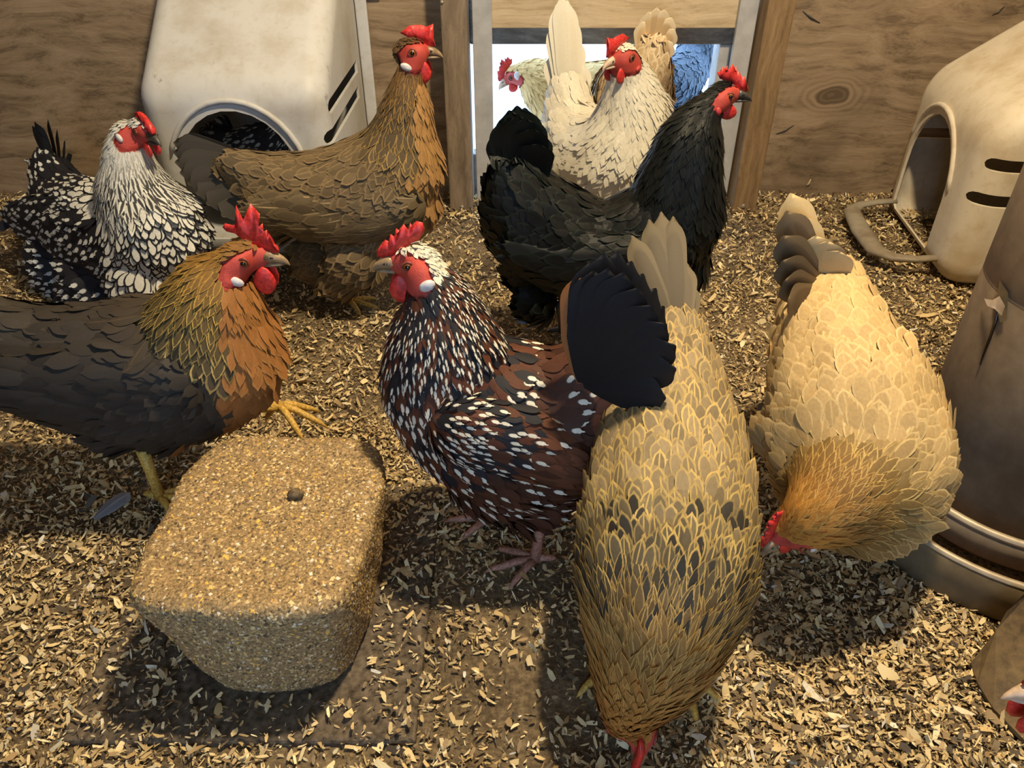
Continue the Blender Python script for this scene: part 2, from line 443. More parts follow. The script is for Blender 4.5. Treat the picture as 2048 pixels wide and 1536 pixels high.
# ------------------------------------------------------------------ feeder, its tray, the flaking plate
FC = (.66, .75)
tr = empty('feeder_tray', (FC[0], FC[1], 0))
v, f = lathe_vf([(0, .004), (.195, .004), (.203, .0), (.21, .006), (.213, .062), (.209, .066), (.205, .062), (.200, .014), (0, .012)], 72)
mesh_obj('tray_wall', v, f, 'tray', tr)
v, f = lathe_vf([(.208+.0045*math.cos(a), .066+.0045*math.sin(a)) for a in np.linspace(0, 2*math.pi, 9)], 72)
mesh_obj('rolled_rim', v, f, 'galv_rim', tr)
v, f = lathe_vf([(0, .034), (.10, .034), (.20, .03)], 48); mesh_obj('spilled_feed', v, f, 'feed', tr)
tag(tr, 'wide shallow round tray caked with dirt under the steel feeder', 'tray')
fe = empty('poultry_feeder', (FC[0], FC[1], .034))
v, f = lathe_vf([(0, 0), (.150, 0), (.160, .012), (.163, .05), (.159, .05), (.156, .014), (0, .008)], 72); mesh_obj('pan', v, f, 'galv', fe)
v, f = lathe_vf([(.162+.005*math.cos(a), .052+.005*math.sin(a)) for a in np.linspace(0, 2*math.pi, 9)], 72); mesh_obj('pan_rim', v, f, 'galv_rim', fe)
v, f = lathe_vf([(.122, .02), (.125, .024), (.1245, .30), (.1235, .302), (.1245, .306), (.1235, .62), (.121, .62)], 72)
tb = mesh_obj('hopper_tube', v, f, 'galv', fe)
def on_tube(px, py, r):           # first hit of a pixel ray with the tube
    d = ray(px, py); a = d[0]**2+d[1]**2; b = -2*(d[0]*FC[0]+d[1]*FC[1]); c = FC[0]**2+FC[1]**2-r*r
    q = b*b-4*a*c
    t = (-b-math.sqrt(max(q, 0)))/(2*a); return CAM+d*t
seam = [on_tube(x, y, .1265) for x, y in ((1998, 610), (1992, 640), (1982, 670), (1970, 700), (1960, 730))]
v, f = tube_vf(seam, [.001,.0018,.0016,.0014,.0008], 6); o = mesh_obj('seam', v, f, 'pupil', tb, origin=(FC[0], FC[1], .034)); o['label'] = 'dark torn seam'
def flap(pxs, lift, mat):
    P = [on_tube(x, y, .1265+l) for (x, y), l in zip(pxs, lift)]
    c = np.mean(P, axis=0); v = [c]+P; n = len(P)
    return mesh_obj('peeling_flap', v, [(0, i+1, (i+1)%n+1) for i in range(n)], mat, tb, origin=(FC[0], FC[1], .034))
flap([(1968, 597), (1985, 600), (1999, 592), (2010, 612), (2003, 632), (1990, 618), (1975, 612)], [.0, .002, .004, .012, .010, .006, .002], 'paper')
flap([(1999, 560), (2016, 585), (2014, 640), (2000, 645), (1992, 610)], [.0005]*5, 'tray')
tag(fe, 'dull galvanised tube feeder with a torn peeling label', 'feeder')
# flaking plate leaning against the tray
pl = [PZ(1943, 1332, .004), PZ(1958, 1375, .003), PZ(1978, 1408, .003), PZ(1992, 1430, .003), PZ(2060, 1500, .004), PZ(2190, 1480, .01),
      PZ(2200, 1260, .06), PZ(2100, 1150, .075), PZ(2050, 1192, .07), PZ(2020, 1222, .06), PZ(1998, 1262, .045), PZ(1968, 1300, .02)]
pl = np.array(pl); nrm = np.cross(pl[8]-pl[0], pl[4]-pl[0]); nrm /= np.linalg.norm(nrm); nrm *= np.sign(nrm[2])
c = pl.mean(0); inner = c+(pl-c)*.93
n = len(pl); V = np.vstack([inner+nrm*.010, pl+nrm*.004, pl-nrm*.004]); Fs = [tuple(range(n))]
for k in (0, 1):
    for i in range(n): Fs.append((k*n+i, (k+1)*n+i, (k+1)*n+(i+1)%n, k*n+(i+1)%n))
Fs.append(tuple(range(2*n, 3*n))[::-1])
o = mesh_obj('metal_plate', V, Fs, 'rust', origin=(c[0], c[1], 0), smooth=False)
tag(o, 'flaking brown metal plate leaning against the feeder tray', 'plate')

# ------------------------------------------------------------------ paver and feed block
pv = np.array([PZ(889, 992, .02), PZ(848, 1262, .02), PZ(170, 1490, .02), PZ(258, 1110, .02)])
x0, x1, y0, y1 = -.455, -.097, .415, .785
o = box('paving_slab', x0, x1, y0, y1, -.012, .010, 'paver', bev=.004, origin=((x0+x1)/2, (y0+y1)/2, 0))
tag(o, 'dark square paving slab under the grain feed block', 'paving slab')
def make_block():
    B0 = np.array([-.252, .565, .010]); hx, hy, ht = .110, .125, .172
    bm = bmesh.new(); bmesh.ops.create_cube(bm, size=2)
    bmesh.ops.subdivide_edges(bm, edges=bm.edges, cuts=31, use_grid_fill=True)
    P = np.array([v.co[:] for v in bm.verts])
    # superellipse plan: squarish at the top, rounder and narrower towards the base; the top edge is rounded over
    s = np.maximum(np.abs(P[:, 0]), np.abs(P[:, 1])); th = np.arctan2(P[:, 1], P[:, 0]); z = P[:, 2].copy()
    sc, zc = np.clip(s, 0, .88), np.clip(z, -.84, .84); a2, b2 = (s-sc)/.12, (z-zc)/.16
    ln = np.hypot(a2, b2); ln[ln == 0] = 1; mx = np.maximum(np.abs(a2), np.abs(b2))
    s = sc+a2/ln*mx*.12; z = zc+b2/ln*mx*.16; tz = (z+1)/2
    ex = 2.5+2.3*np.clip(tz, 0, 1); rho = (np.abs(np.cos(th))**ex+np.abs(np.sin(th))**ex)**(-1/ex)
    Q = np.stack([s*rho*np.cos(th), s*rho*np.sin(th), z], 1)
    tap = .80+.20*np.clip(tz*1.15, 0, 1)**.8
    X = np.stack([Q[:, 0]*hx*tap, Q[:, 1]*hy*tap, tz*ht], 1)
    nz = np.sin(X[:, 0]*61+X[:, 1]*37)*.0012+np.sin(X[:, 1]*83+X[:, 2]*59+1)*.0012+rng.normal(0, .0007, len(X))
    nn = Q/(np.linalg.norm(Q, axis=1)[:, None]+1e-9)
    X += nn*nz[:, None]
    X[:, 2] = np.maximum(X[:, 2], 0)
    faces = [[v.index for v in f.verts] for f in bm.faces]; bm.free()
    rot = np.array([[math.cos(-.04), -math.sin(-.04), 0], [math.sin(-.04), math.cos(-.04), 0], [0, 0, 1]])
    X = X@rot.T
    root = empty('feed_block', tuple(B0))
    o = mesh_obj('pressed_block', X, np.array(faces), 'block', root)
    tag(root, 'tapered block of pressed grain standing on the dark slab', 'feed block')
    # grains pressed into the surface
    me = o.data; me.calc_loop_triangles()
    return root, o
blk_root, blk = make_block()

def sample_mesh(me, n):
    me.calc_loop_triangles()
    tri = np.zeros(len(me.loop_triangles)*3, dtype=np.int32); me.loop_triangles.foreach_get('vertices', tri); tri = tri.reshape(-1, 3)
    co = np.zeros(len(me.vertices)*3, dtype=np.float32); me.vertices.foreach_get('co', co); co = co.reshape(-1, 3).astype(float)
    vn = np.zeros(len(me.vertices)*3, dtype=np.float32); me.vertices.foreach_get('normal', vn); vn = vn.reshape(-1, 3).astype(float)
    a, b, c = co[tri[:, 0]], co[tri[:, 1]], co[tri[:, 2]]
    ar = np.linalg.norm(np.cross(b-a, c-a), axis=1); cdf = np.cumsum(ar); cdf /= cdf[-1]
    k = np.searchsorted(cdf, rng.random(n)); s = np.sqrt(rng.random(n)); q = rng.random(n)
    w0, w1, w2 = 1-s, s*(1-q), s*q
    P = a[k]*w0[:, None]+b[k]*w1[:, None]+c[k]*w2[:, None]
    Nn = vn[tri[k, 0]]*w0[:, None]+vn[tri[k, 1]]*w1[:, None]+vn[tri[k, 2]]*w2[:, None]
    Nn /= np.linalg.norm(Nn, axis=1)[:, None]+1e-9
    return P, Nn, ar.sum()/2
def pick(cols, probs, n, jit=.25):
    cols = np.array(cols); k = rng.choice(len(cols), n, p=np.array(probs)/sum(probs))
    c = cols[k]*(1+rng.uniform(-jit, jit, (n, 1))); return np.hstack([np.clip(c, 0, 1), np.ones((n, 1))])
def grains(n):
    P, Nn, _ = sample_mesh(blk.data, n)
    keep = P[:, 2] > .004; P, Nn = P[keep], Nn[keep]; n = len(P)
    base = np.array([(-1,-1,-.4),(1,-1,-.4),(1,1,-.4),(-1,1,-.4),(0,0,.9)], float)
    fc = np.array([(0,1,4),(1,2,4),(2,3,4),(3,0,4)])
    a = np.cross(Nn, rng.normal(size=(n, 3))); a /= np.linalg.norm(a, axis=1)[:, None]; b = np.cross(Nn, a)
    sa = rng.uniform(.0011, .0028, n); sb = sa*rng.uniform(.35, .9, n); sn = rng.uniform(.0006, .0016, n)
    V = P[:, None, :] + base[None, :, 0:1]*a[:, None]*sa[:, None, None] + base[None, :, 1:2]*b[:, None]*sb[:, None, None] + base[None, :, 2:3]*Nn[:, None]*sn[:, None, None]
    Fc = (fc[None]+np.arange(n)[:, None, None]*5).reshape(-1, 3)
    c = pick([(.44,.29,.13), (.27,.17,.08), (.62,.46,.22), (.70,.42,.08), (.09,.06,.035), (.66,.60,.48)], [4, 4, 2.2, .6, 1.6, .6], n)
    o = mesh_obj('grain', V.reshape(-1, 3), Fc, 'grain', blk_root, smooth=False, attrs={'bc': ('FLOAT_COLOR', np.repeat(c, 5, 0))}); o['kind'] = 'stuff'
grains(20000)
def clod(px, py, z, r, mat='soil'):
    p = PZ(px, py, z); V = ICO_V*np.array([r, r*.8, r*.6])*(1+rng.uniform(-.25, .25, (len(ICO_V), 1)))+p
    return V
mesh_obj('dropping', clod(592, 988, .188, .008)-np.array([-.252, .565, .010]), ICO_F, 'soil', blk_root)

# ------------------------------------------------------------------ litter
def chips(n, xr, yr, size, name, zmax=.012, dens=None, zfun=None):
    x = rng.uniform(*xr, n); y = rng.uniform(*yr, n)
    if dens is not None:
        k = rng.random(n) < dens(x, y); x, y = x[k], y[k]; n = len(x)
    yaw = rng.uniform(0, 2*math.pi, n); tilt = rng.normal(0, .42, n); roll = rng.normal(0, .55, n)
    L = rng.uniform(*size, n)*np.exp(rng.normal(0, .25, n)); W = L*rng.uniform(.12, .48, n); curl = rng.uniform(-.5, .6, n)
    z = rng.uniform(.001, zmax, n)+np.abs(np.sin(tilt))*L*.4
    z += litter_z(x, y)
    d = np.stack([np.cos(yaw)*np.cos(tilt), np.sin(yaw)*np.cos(tilt), np.sin(tilt)], 1)
    s = np.stack([-np.sin(yaw)*np.cos(roll), np.cos(yaw)*np.cos(roll), np.sin(roll)], 1)
    nn = np.cross(d, s)
    rows = np.array([-.5, 0, .5]); V = np.zeros((n, 6, 3)); C = np.stack([x, y, z], 1)
    for i, r in enumerate(rows):
        for j, q in enumerate((-.5, .5)):
            ww = W*(1 if i == 1 else rng.uniform(.3, 1, n))
            rj = r*L if i == 1 else r*L*rng.uniform(.55, 1.1, n)
            V[:, i*2+j] = C + d*rj[:, None] + s*(q*ww)[:, None] + nn*(curl*L*(.5 if i != 1 else 0)*.5)[:, None]
    V[:, :, 2] = np.maximum(V[:, :, 2], .0006)
    Fc = (np.array([(0,2,3,1), (2,4,5,3)])[None]+np.arange(n)[:, None, None]*6).reshape(-1, 4)
    c = pick([(.68,.52,.27), (.55,.40,.19), (.76,.63,.38), (.38,.26,.13), (.20,.14,.075), (.68,.61,.48), (.08,.06,.04)], [5, 5, 2.2, 3.2, 2.2, .5, 1.2], n)
    return V, Fc, np.repeat(c, 6, 0)
def litter_z(x, y):
    return .010*np.clip((y-1.5)/.3, 0, 1) + .004*(np.sin(x*7+1)+np.sin(y*9+x*4)) *0 + slab_z(x, y)
def slab_z(x, y):
    return np.where((x > -.455) & (x < -.097) & (y > .415) & (y < .785), .010, 0)
_ph = rng.uniform(0, 6.28, 12); _kx = rng.uniform(-9, 9, 12); _ky = rng.uniform(-9, 9, 12)
def fnoise(x, y):
    return sum(np.sin(kx*x+ky*y+p) for kx, ky, p in zip(_kx, _ky, _ph))/3.5
BARE = [(PZ(1050, 1400, 0), .10, .9), (PZ(1040, 1180, 0), .07, .6), (PZ(1540, 660, 0), .06, .7), (PZ(640, 1450, 0), .09, .55), (PZ(870, 1260, 0), .05, .5),
        (PZ(780, 800, 0), .05, .5), (PZ(1400, 640, 0), .05, .5)]
def density(x, y):
    d = np.clip(.84+.24*fnoise(x, y)+.25*np.clip(x*2, -.5, 1), .25, 1)
    d = np.where(slab_z(x, y) > 0, .34, d)
    for p, r, k in BARE: d = d*(1-k*np.exp(-((x-p[0])**2+(y-p[1])**2)/(r*r)))
    inblk = (np.abs(x+.252) < .095) & (np.abs(y-.565) < .105)
    intray = (x-FC[0])**2+(y-FC[1])**2 < .21**2
    return np.where(inblk | intray, 0, d)
parts = [chips(80000, (-1.35, 1.3), (.25, 1.83), (.005, .012), '', .008, density),
         chips(90000, (-1.1, 1.1), (.22, 1.4), (.003, .007), '', .006, density),
         chips(46000, (-.75, .95), (.25, .95), (.005, .012), '', .009, density),
         chips(9000, (-1.7, -1.3), (.2, 1.83), (.006, .012), '', .008, density), chips(6000, (1.25, 1.5), (.2, 1.83), (.006, .012), '', .008, density),
         chips(9000, (-1.3, 1.3), (.25, 1.83), (.011, .020), '', .010, density)]
V = np.concatenate([p[0].reshape(-1, 3) for p in parts]); off = 0; Fl = []
for p in parts: Fl.append(p[1]+off); off += len(p[0])*6
o = mesh_obj('wood_shavings', V, np.concatenate(Fl), 'chip', smooth=False, attrs={'bc': ('FLOAT_COLOR', np.concatenate([p[2] for p in parts]))})
o['kind'] = 'stuff'; tag(o, 'loose pale wood shavings scattered over the dusty coop floor', 'wood shavings')
# the biggest flakes near the camera, one by one
cv, cf, cc = chips(420, (-.62, .55), (.30, .78), (.012, .020), '', .012, density)
for i in range(min(260, len(cv))):
    mesh_obj('wood_flake', cv[i], cf[:2], 'chip', floor, smooth=False, attrs={'bc': ('FLOAT_COLOR', cc[i*6:i*6+6])})

# dark splinters and a stray flake on the knotted plywood
wr = bpy.data.objects['wall_back.001']
for a, c, r in (((1606, 22), (1640, 46), .0022), ((1553, 268), (1588, 250), .0018), ((1985, 30), (2010, 12), .0016), ((1613, 372), (1622, 358), .003)):
    v, f = tube_vf([PY(*a, WY-.001), PY((a[0]+c[0])/2, (a[1]+c[1])/2+2, WY-.002), PY(*c, WY-.001)], [r*.4, r, r*.3], 6)
    mesh_obj('splinter', v, f, 'beak_dark' if r < .0025 else 'panel', wr)

# ------------------------------------------------------------------ hens
def unit(v): v = np.asarray(v, float); return v/(np.linalg.norm(v)+1e-12)
def catmull(Nd, per=10):
    n = len(Nd); out = []; T = []
    for i in range(n-1):
        p0, p1, p2, p3 = Nd[max(i-1, 0)], Nd[i], Nd[i+1], Nd[min(i+2, n-1)]
        for k in range(per):
            t = k/per
            out.append(.5*((2*p1)+(-p0+p2)*t+(2*p0-5*p1+4*p2-p3)*t*t+(-p0+3*p1-3*p2+p3)*t**3)); T.append(i+t)
    out.append(Nd[-1]); T.append(n-1.0)
    return np.array(out), np.array(T)
def blob_mesh(blobs, voxel=.004, iters=6, inflate=1.0):
    """blobs: (centre, 3x3 axes scaled). Union of ellipsoids -> one continuous smooth skin"""
    V = []; Fc = []
    for i, (c, A) in enumerate(blobs):
        V.append(ICO_V@np.asarray(A)+np.asarray(c)); Fc.append(ICO_F+i*len(ICO_V))
    o = mesh_obj('tmp', np.concatenate(V), np.concatenate(Fc), None)
    m = o.modifiers.new('r', 'REMESH'); m.mode = 'VOXEL'; m.voxel_size = voxel; m.use_smooth_shade = True
    s = o.modifiers.new('s', 'SMOOTH'); s.factor = .5; s.iterations = iters
    me = eval_mesh(o); bpy.data.objects.remove(o)
    return me
FB = np.array([0, .25, .5, .72, .88, 1.0])
ROUND = np.array([.42, .82, 1.0, .96, .74, .30]); POINT = np.array([.5, .92, .95, .70, .40, .08])
def feather_cloud(name, parent, org, P, D, Nn, L, W, lift, ca, cb, wt, pointy, mat, droop=.07):
    n = len(P); D = D-Nn*(D*Nn).sum(1)[:, None]; D /= np.linalg.norm(D, axis=1)[:, None]+1e-9
    D2 = D*np.cos(lift)[:, None]+Nn*np.sin(lift)[:, None]; N2 = Nn*np.cos(lift)[:, None]-D*np.sin(lift)[:, None]
    S = np.cross(D, Nn); pr = np.where(pointy[:, None], POINT[None], ROUND[None])
    V = np.zeros((n, 18, 3)); UV = np.zeros((n, 18, 3))
    for i, b in enumerate(FB):
        for j, a in enumerate((-1, 0, 1)):
            be = b-(.10*b*b if a else 0)
            V[:, i*3+j] = P + D2*(be*L)[:, None] + S*(a*W*.5*pr[:, i])[:, None] - N2*((droop*be*be)*L + (.07*W*pr[:, i] if a else 0))[:, None]
            UV[:, i*3+j] = (a*.5*pr[:, i].mean()+.5 if False else a*.5+.5, b, 0)
    q = np.array([(i*3+j, i*3+j+1, i*3+j+4, i*3+j+3) for i in range(5) for j in range(2)])
    Fc = (q[None]+np.arange(n)[:, None, None]*18).reshape(-1, 4)
    at = {'fuv': ('FLOAT_VECTOR', UV), 'ca': ('FLOAT_COLOR', np.repeat(ca, 18, 0)), 'cb': ('FLOAT_COLOR', np.repeat(cb, 18, 0)), 'wt': ('FLOAT_COLOR', np.repeat(wt, 18, 0))}
    o = mesh_obj(name, V.reshape(-1, 3)+np.asarray(org), Fc, mat, parent, org, attrs=at); o['kind'] = 'stuff'
    return o
def blade(name, parent, org, root, tip, width, nrm, bend, ca, cb, wt, mat, rows=12, prof=None):
    root, tip = np.asarray(root), np.asarray(tip); ax = tip-root; L = np.linalg.norm(ax); d = ax/L
    nrm = unit(nrm-d*np.dot(nrm, d)); s = np.cross(d, nrm); V = []; UV = []; Fc = []
    BB = list(np.linspace(0, .8, 8))+[.86, .91, .95, .98, 1.0]; rows = len(BB)-1
    for i in range(rows+1):
        b = BB[i]; pr = (.28+.72*min(1, b/.45)**.8)*math.sqrt(max(0.05, 1-max(0, (b-.80)/.20)**2))
        for a in (-1, -.5, 0, .5, 1):
            be = b-.045*b*b*abs(a)**2
            V.append(root+d*be*L+s*a*width*.5*pr+nrm*(bend*L*math.sin(math.pi*b*.9)-.10*width*abs(a)*pr)); UV.append((a*.5+.5, b, 0))
    for i in range(rows):
        for j in range(4): Fc.append((i*5+j, i*5+j+1, i*5+j+6, i*5+j+5))
    n = len(V); at = {'fuv': ('FLOAT_VECTOR', UV), 'ca': ('FLOAT_COLOR', [ca]*n), 'cb': ('FLOAT_COLOR', [cb]*n), 'wt': ('FLOAT_COLOR', [wt]*n)}
    return mesh_obj(name, V, np.array(Fc), mat, parent, org, attrs=at)
def thin(P, rad):
    """greedy blue-noise thinning; rad = minimum spacing at each candidate"""
    cell = float(rad.max()); g = {}; keep = []
    K = np.floor(P/cell).astype(int)
    for i in range(len(P)):
        k = tuple(K[i]); p = P[i]; r2 = rad[i]**2; ok = True
        for dx in (-1, 0, 1):
            for dy in (-1, 0, 1):
                for dz in (-1, 0, 1):
                    for q in g.get((k[0]+dx, k[1]+dy, k[2]+dz), ()):
                        if (p[0]-q[0])**2+(p[1]-q[1])**2+(p[2]-q[2])**2 < r2: ok = False; break
                    if not ok: break
                if not ok: break
            if not ok: break
        if ok: g.setdefault(k, []).append(p); keep.append(i)
    return np.array(keep)
COMB = {
 'single': [(.45,.08),(.42,.20),(.40,.36),(.43,.50),(.36,.47),(.28,.44),(.18,.47),(.05,.47),(-.07,.46),(-.16,.39),(-.26,.33),(-.18,.29),(-.08,.24),(.05,.20),(.2,.14),(.32,.06)],
 'low':    [(.46,.06),(.44,.16),(.36,.24),(.33,.36),(.27,.34),(.20,.45),(.15,.44),(.11,.56),(.06,.46),(.02,.60),(-.04,.47),(-.09,.57),(-.13,.45),(-.19,.54),(-.22,.43),(-.28,.42),(-.20,.30),(.0,.24),(.2,.14),(.32,.05)],
 'saw':    [(.46,.06),(.48,.14),(.40,.24),(.36,.22),(.33,.32),(.28,.29),(.24,.41),(.19,.37),(.15,.50),(.09,.44),(.04,.56),(-.01,.46),(-.05,.56),(-.09,.47),(-.13,.58),(-.22,.56),(-.24,.46),(-.16,.32),(.0,.24),(.2,.14),(.32,.05)],
 'spiky':  [(.47,.06),(.46,.16),(.37,.22),(.36,.33),(.32,.29),(.33,.42),(.27,.38),(.28,.52),(.20,.45),(.26,.66),(.12,.52),(.14,.82),(.0,.56),(-.06,.80),(-.08,.55),(-.16,.48),(-.28,.50),(-.33,.44),(-.28,.38),(-.15,.36),(-.05,.26),(.1,.18),(.32,.05)],
 'rose':   [(.46,.06),(.46,.15),(.38,.24),(.26,.32),(.12,.38),(.0,.40),(-.10,.36),(-.05,.28),(.1,.20),(.3,.06)],
}
def hen_head(root, org, hd, mat_beak, lobe, lobe_pos, comb, wat, comb_th, surf):
    C, f, up, u = hd; l = np.cross(up, f)            # f forward, l left, up
    fr = np.stack([f, l, up])
    W = lambda p: (np.asarray(p)*u)@fr + C
    # beak
    def loft(cs, n=10):
        V = []; Fc = []
        for (x, z, hw, hh) in cs:
            for k in range(n):
                th = 2*math.pi*k/n; V.append((x, hw*math.cos(th), z+hh*math.sin(th)))
        m = len(cs)
        for i in range(m-1):
            for k in range(n): Fc.append((i*n+k, i*n+(k+1)%n, (i+1)*n+(k+1)%n, (i+1)*n+k))
        Fc += [tuple(range(n))[::-1], tuple(range((m-1)*n, m*n))]
        return V, Fc
    v, fc = loft([(.24,-.04,.115,.11), (.34,-.045,.10,.10), (.43,-.06,.075,.08), (.51,-.095,.05,.06), (.57,-.14,.028,.04), (.60,-.185,.008,.012)])
    v2, f2 = loft([(.24,-.17,.10,.045), (.36,-.165,.085,.04), (.46,-.165,.055,.03), (.535,-.165,.018,.014)])
    v, fc = join_vf([(v, fc), (v2, f2)])
    mesh_obj('beak', W(v), fc, mat_beak, root, org)
    if comb:
        pts = COMB[comb]; bm = bmesh.new()
        vs_ = [bm.verts.new((x, 0, z)) for x, z in pts]; face = bm.faces.new(vs_)
        bmesh.ops.triangulate(bm, faces=[face]); bmesh.ops.subdivide_edges(bm, edges=bm.edges, cuts=1)
        rim = {v for e in bm.edges if e.is_boundary for v in e.verts}
        verts = list(bm.verts); bm.verts.index_update(); n = len(verts)
        P = np.array([v.co[:] for v in verts]); P[:, 2] -= .025; isr = np.array([v in rim for v in verts])
        th = comb_th*np.clip(1.25-(P[:, 2])*1.4, .35, 1)*np.where(isr, .45, 1)
        wav = .02*np.sin(P[:, 0]*11)
        A = P.copy(); A[:, 1] = th+wav; B = P.copy(); B[:, 1] = -th+wav
        Fc = [[v.index for v in f_.verts] for f_ in bm.faces]; Fc2 = [[i+n for i in q[::-1]] for q in Fc]
        side = [[e.verts[0].index, e.verts[1].index, e.verts[1].index+n, e.verts[0].index+n] for e in bm.edges if e.is_boundary]
        bm.free()
        o = mesh_obj('comb', W(np.vstack([A, B])), Fc+Fc2+side, 'comb', root, org)
        bm = bmesh.new(); bm.from_mesh(o.data); bmesh.ops.recalc_face_normals(bm, faces=bm.faces); bm.to_mesh(o.data); bm.free()
    for s in (1, -1):
        if wat:
            x, z, rx, rz = wat
            V = ICO_V.copy(); V[:, 0] *= rx*(1-.25*(V[:, 2] > 0)*V[:, 2]); V[:, 1] *= .045; V[:, 2] *= rz
            wy = min(max(.085, surf(x, z+.04, s)+.012), .36); V[:, 1] += s*(wy+.03*V[:, 2]); V[:, 0] += x; V[:, 2] += z
            mesh_obj('wattle', W(V), ICO_F, 'comb', root, org)
        lx, lz, lrx, lrz = lobe_pos
        V = ICO_V*np.array([lrx, .05, lrz]); V[:, 1] += s*(surf(lx, lz, s)-.005); V[:, 0] += lx; V[:, 2] += lz-.25*(V[:, 0]-lx)
        mesh_obj('earlobe', W(V), ICO_F, lobe, root, org)
        ey = surf(.01, .0, s)
        e = mesh_obj('eye', W(ICO_V*np.array([.072, .05, .072])+np.array([.01, s*(ey-.012), .0])), ICO_F, 'iris', root, org)
        mesh_obj('pupil', W(ICO_V*np.array([.043, .02, .043])+np.array([.012, s*(ey+.028), .0])), ICO_F, 'pupil', e, org)
        ring = [(.01+.082*math.cos(a), s*(ey+.004), .076*math.sin(a)) for a in np.linspace(0, 2*math.pi, 17)]
        v, fc = tube_vf([tuple(W(q)) for q in ring], .017*u, 6, cap=False); mesh_obj('eyelid', v, fc, 'lid', e, org)
        ny = surf(.30, .0, s); mesh_obj('nostril', W(ICO_V*np.array([.03, .012, .015])+np.array([.36, s*.098, -.03])), ICO_F, 'pupil', root, org)
def hen_leg(root, org, hock, foot, yaw, mat, scale=1.0, raised=False):
    hock, foot = np.asarray(hock), np.asarray(foot); parts = []
    mid = (hock+foot)/2
    parts.append(tube_vf([hock, mid, foot+np.array([0, 0, .006])], [.0085*scale, .0065*scale, .0075*scale], 8))
    for ang, ln in ((-38, .046), (0, .056), (38, .046), (172, .024)):
        a = yaw+R(ang); d = np.array([math.cos(a), math.sin(a), 0]); ln *= scale
        up = .018 if raised else 0
        pts = [foot+np.array([0, 0, .007]), foot+d*ln*.4+np.array([0, 0, .0085-up*.4]), foot+d*ln*.8+np.array([0, 0, .006-up]), foot+d*ln*1.0+np.array([0, 0, .005-up*1.3]), foot+d*ln*1.18+np.array([0, 0, .001-up*1.6])]
        parts.append(tube_vf(pts, [.0062*scale, .005*scale, .0045*scale, .0032*scale, .0008*scale], 7))
    v, f = join_vf(parts); mesh_obj('leg', v, f, mat, root, org)
LT = np.arange(8.0)
def hen(label, nodes, head, style, kl=.82, ko=1.0, extra=(), wing=None, tail=None, legs=(), beak='beak_horn', lobe='lobe_white', lobe_pos=(-.13, -.27, .13, .08),
        comb='single', wat=(.20, -.40, .16, .23), leg_mat='leg_yellow', glossy=False, dens=1.0, lat=None, fsize=1.0, voxel=.0042, name='hen', comb_th=.045, wing_style=None, tailcol=None):
    Nd = np.array([node3(n) for n in nodes])
    org = np.array([Nd[5, 0], Nd[5, 1], 0.0]); root = empty(name, tuple(org)); tag(root, label, 'hen', 'flock of hens')
    S, T = catmull(Nd, 10); tan = np.gradient(S[:, :3], axis=0); tan /= np.linalg.norm(tan, axis=1)[:, None]
    hdg = Nd[3, :3]-Nd[6, :3]; hdg[2] = 0; hdg = unit(hdg)
    if lat is None: lat = np.array([-hdg[1], hdg[0], 0])
    lat = unit(lat); fwd = np.array([lat[1], -lat[0], 0]); Z = np.array([0, 0, 1.0])
    blobs = []
    for p in S:
        r = max(p[3], .004); t = T[len(blobs)]
        k = np.interp(t, [0, 2.5, 4], [1, 1, kl]); k2 = np.interp(t, [0, 2.5, 4], [1, 1, ko])
        blobs.append((p[:3], np.stack([lat*r*k, fwd*r*k2, Z*r*k2])))
    for e in extra:
        q = node3(e[:4]); kk = e[4] if len(e) > 4 else kl
        blobs.append((q[:3], np.stack([lat*q[3]*kk, fwd*q[3], Z*q[3]])))
    # head frame
    hx, hy, hw, u_px, yaw, pit = head[:6]; rollr = head[6] if len(head) > 6 else 0
    C = (PZ(hx, hy, hw[1]) if isinstance(hw, tuple) else PY(hx, hy, hw)); u = u_px*depth_of(C)/F
    a, pt = R(yaw), R(pit)
    f = np.array([math.cos(a)*math.cos(pt), math.sin(a)*math.cos(pt), math.sin(pt)]); l0 = np.array([-math.sin(a), math.cos(a), 0]); up0 = np.cross(f, l0)
    up = up0*math.cos(R(rollr))+l0*math.sin(R(rollr)); l = np.cross(up, f)
    C = C - l*np.sign(np.dot(l, CAM-C))*.17*u           # the pixel is the visible eye, C the middle of the head
    fr = np.stack([f, l, up])
    for (x, z, rx, ry, rz) in ((-.05, .0, .33, .195, .24), (.18, -.05, .20, .14, .16), (.06, -.15, .24, .15, .14), (-.2, -.06, .24, .19, .24)):
        blobs.append((C+(f*x+up*z)*u, np.stack([f*rx, l*ry, up*rz])*u))
    me = blob_mesh(blobs, voxel)
    co = np.zeros(len(me.vertices)*3, dtype=np.float32); me.vertices.foreach_get('co', co); co = co.reshape(-1, 3).astype(float)
    co[:, 2] = np.maximum(co[:, 2], .003)
    def face_mask(P, grow=1.0):
        q = (P-C)@fr.T/u
        m = (((q[:, 0]-.05)/(.35*grow))**2+((q[:, 2]+.11)/(.25*grow))**2 < 1)
        return (m | ((q[:, 0] > .22) & (q[:, 2] < .2) & (q[:, 2] > -.4))) & (np.abs(q[:, 0]) < .7) & (np.abs(q[:, 1]) < .6)
    def spine_t(P):
        d = np.linalg.norm(P[:, None, :]-S[None, :, :3], axis=2)-S[None, :, 3]*.95
        k = d.argmin(1); 
        w = np.exp(-(d-d.min(1)[:, None])/.012); w /= w.sum(1)[:, None]
        return (w*T[None]).sum(1), w@tan
    me.vertices.foreach_set('co', (co-org).astype(np.float32).ravel()); me.update()
    tv, _ = spine_t(co); und = style(tv, np.zeros((len(co), 3)), co, rng.random(len(co)))['ca'].copy()
    fm = face_mask(co, 1.22); und[fm] = (.46, .055, .04, 1)
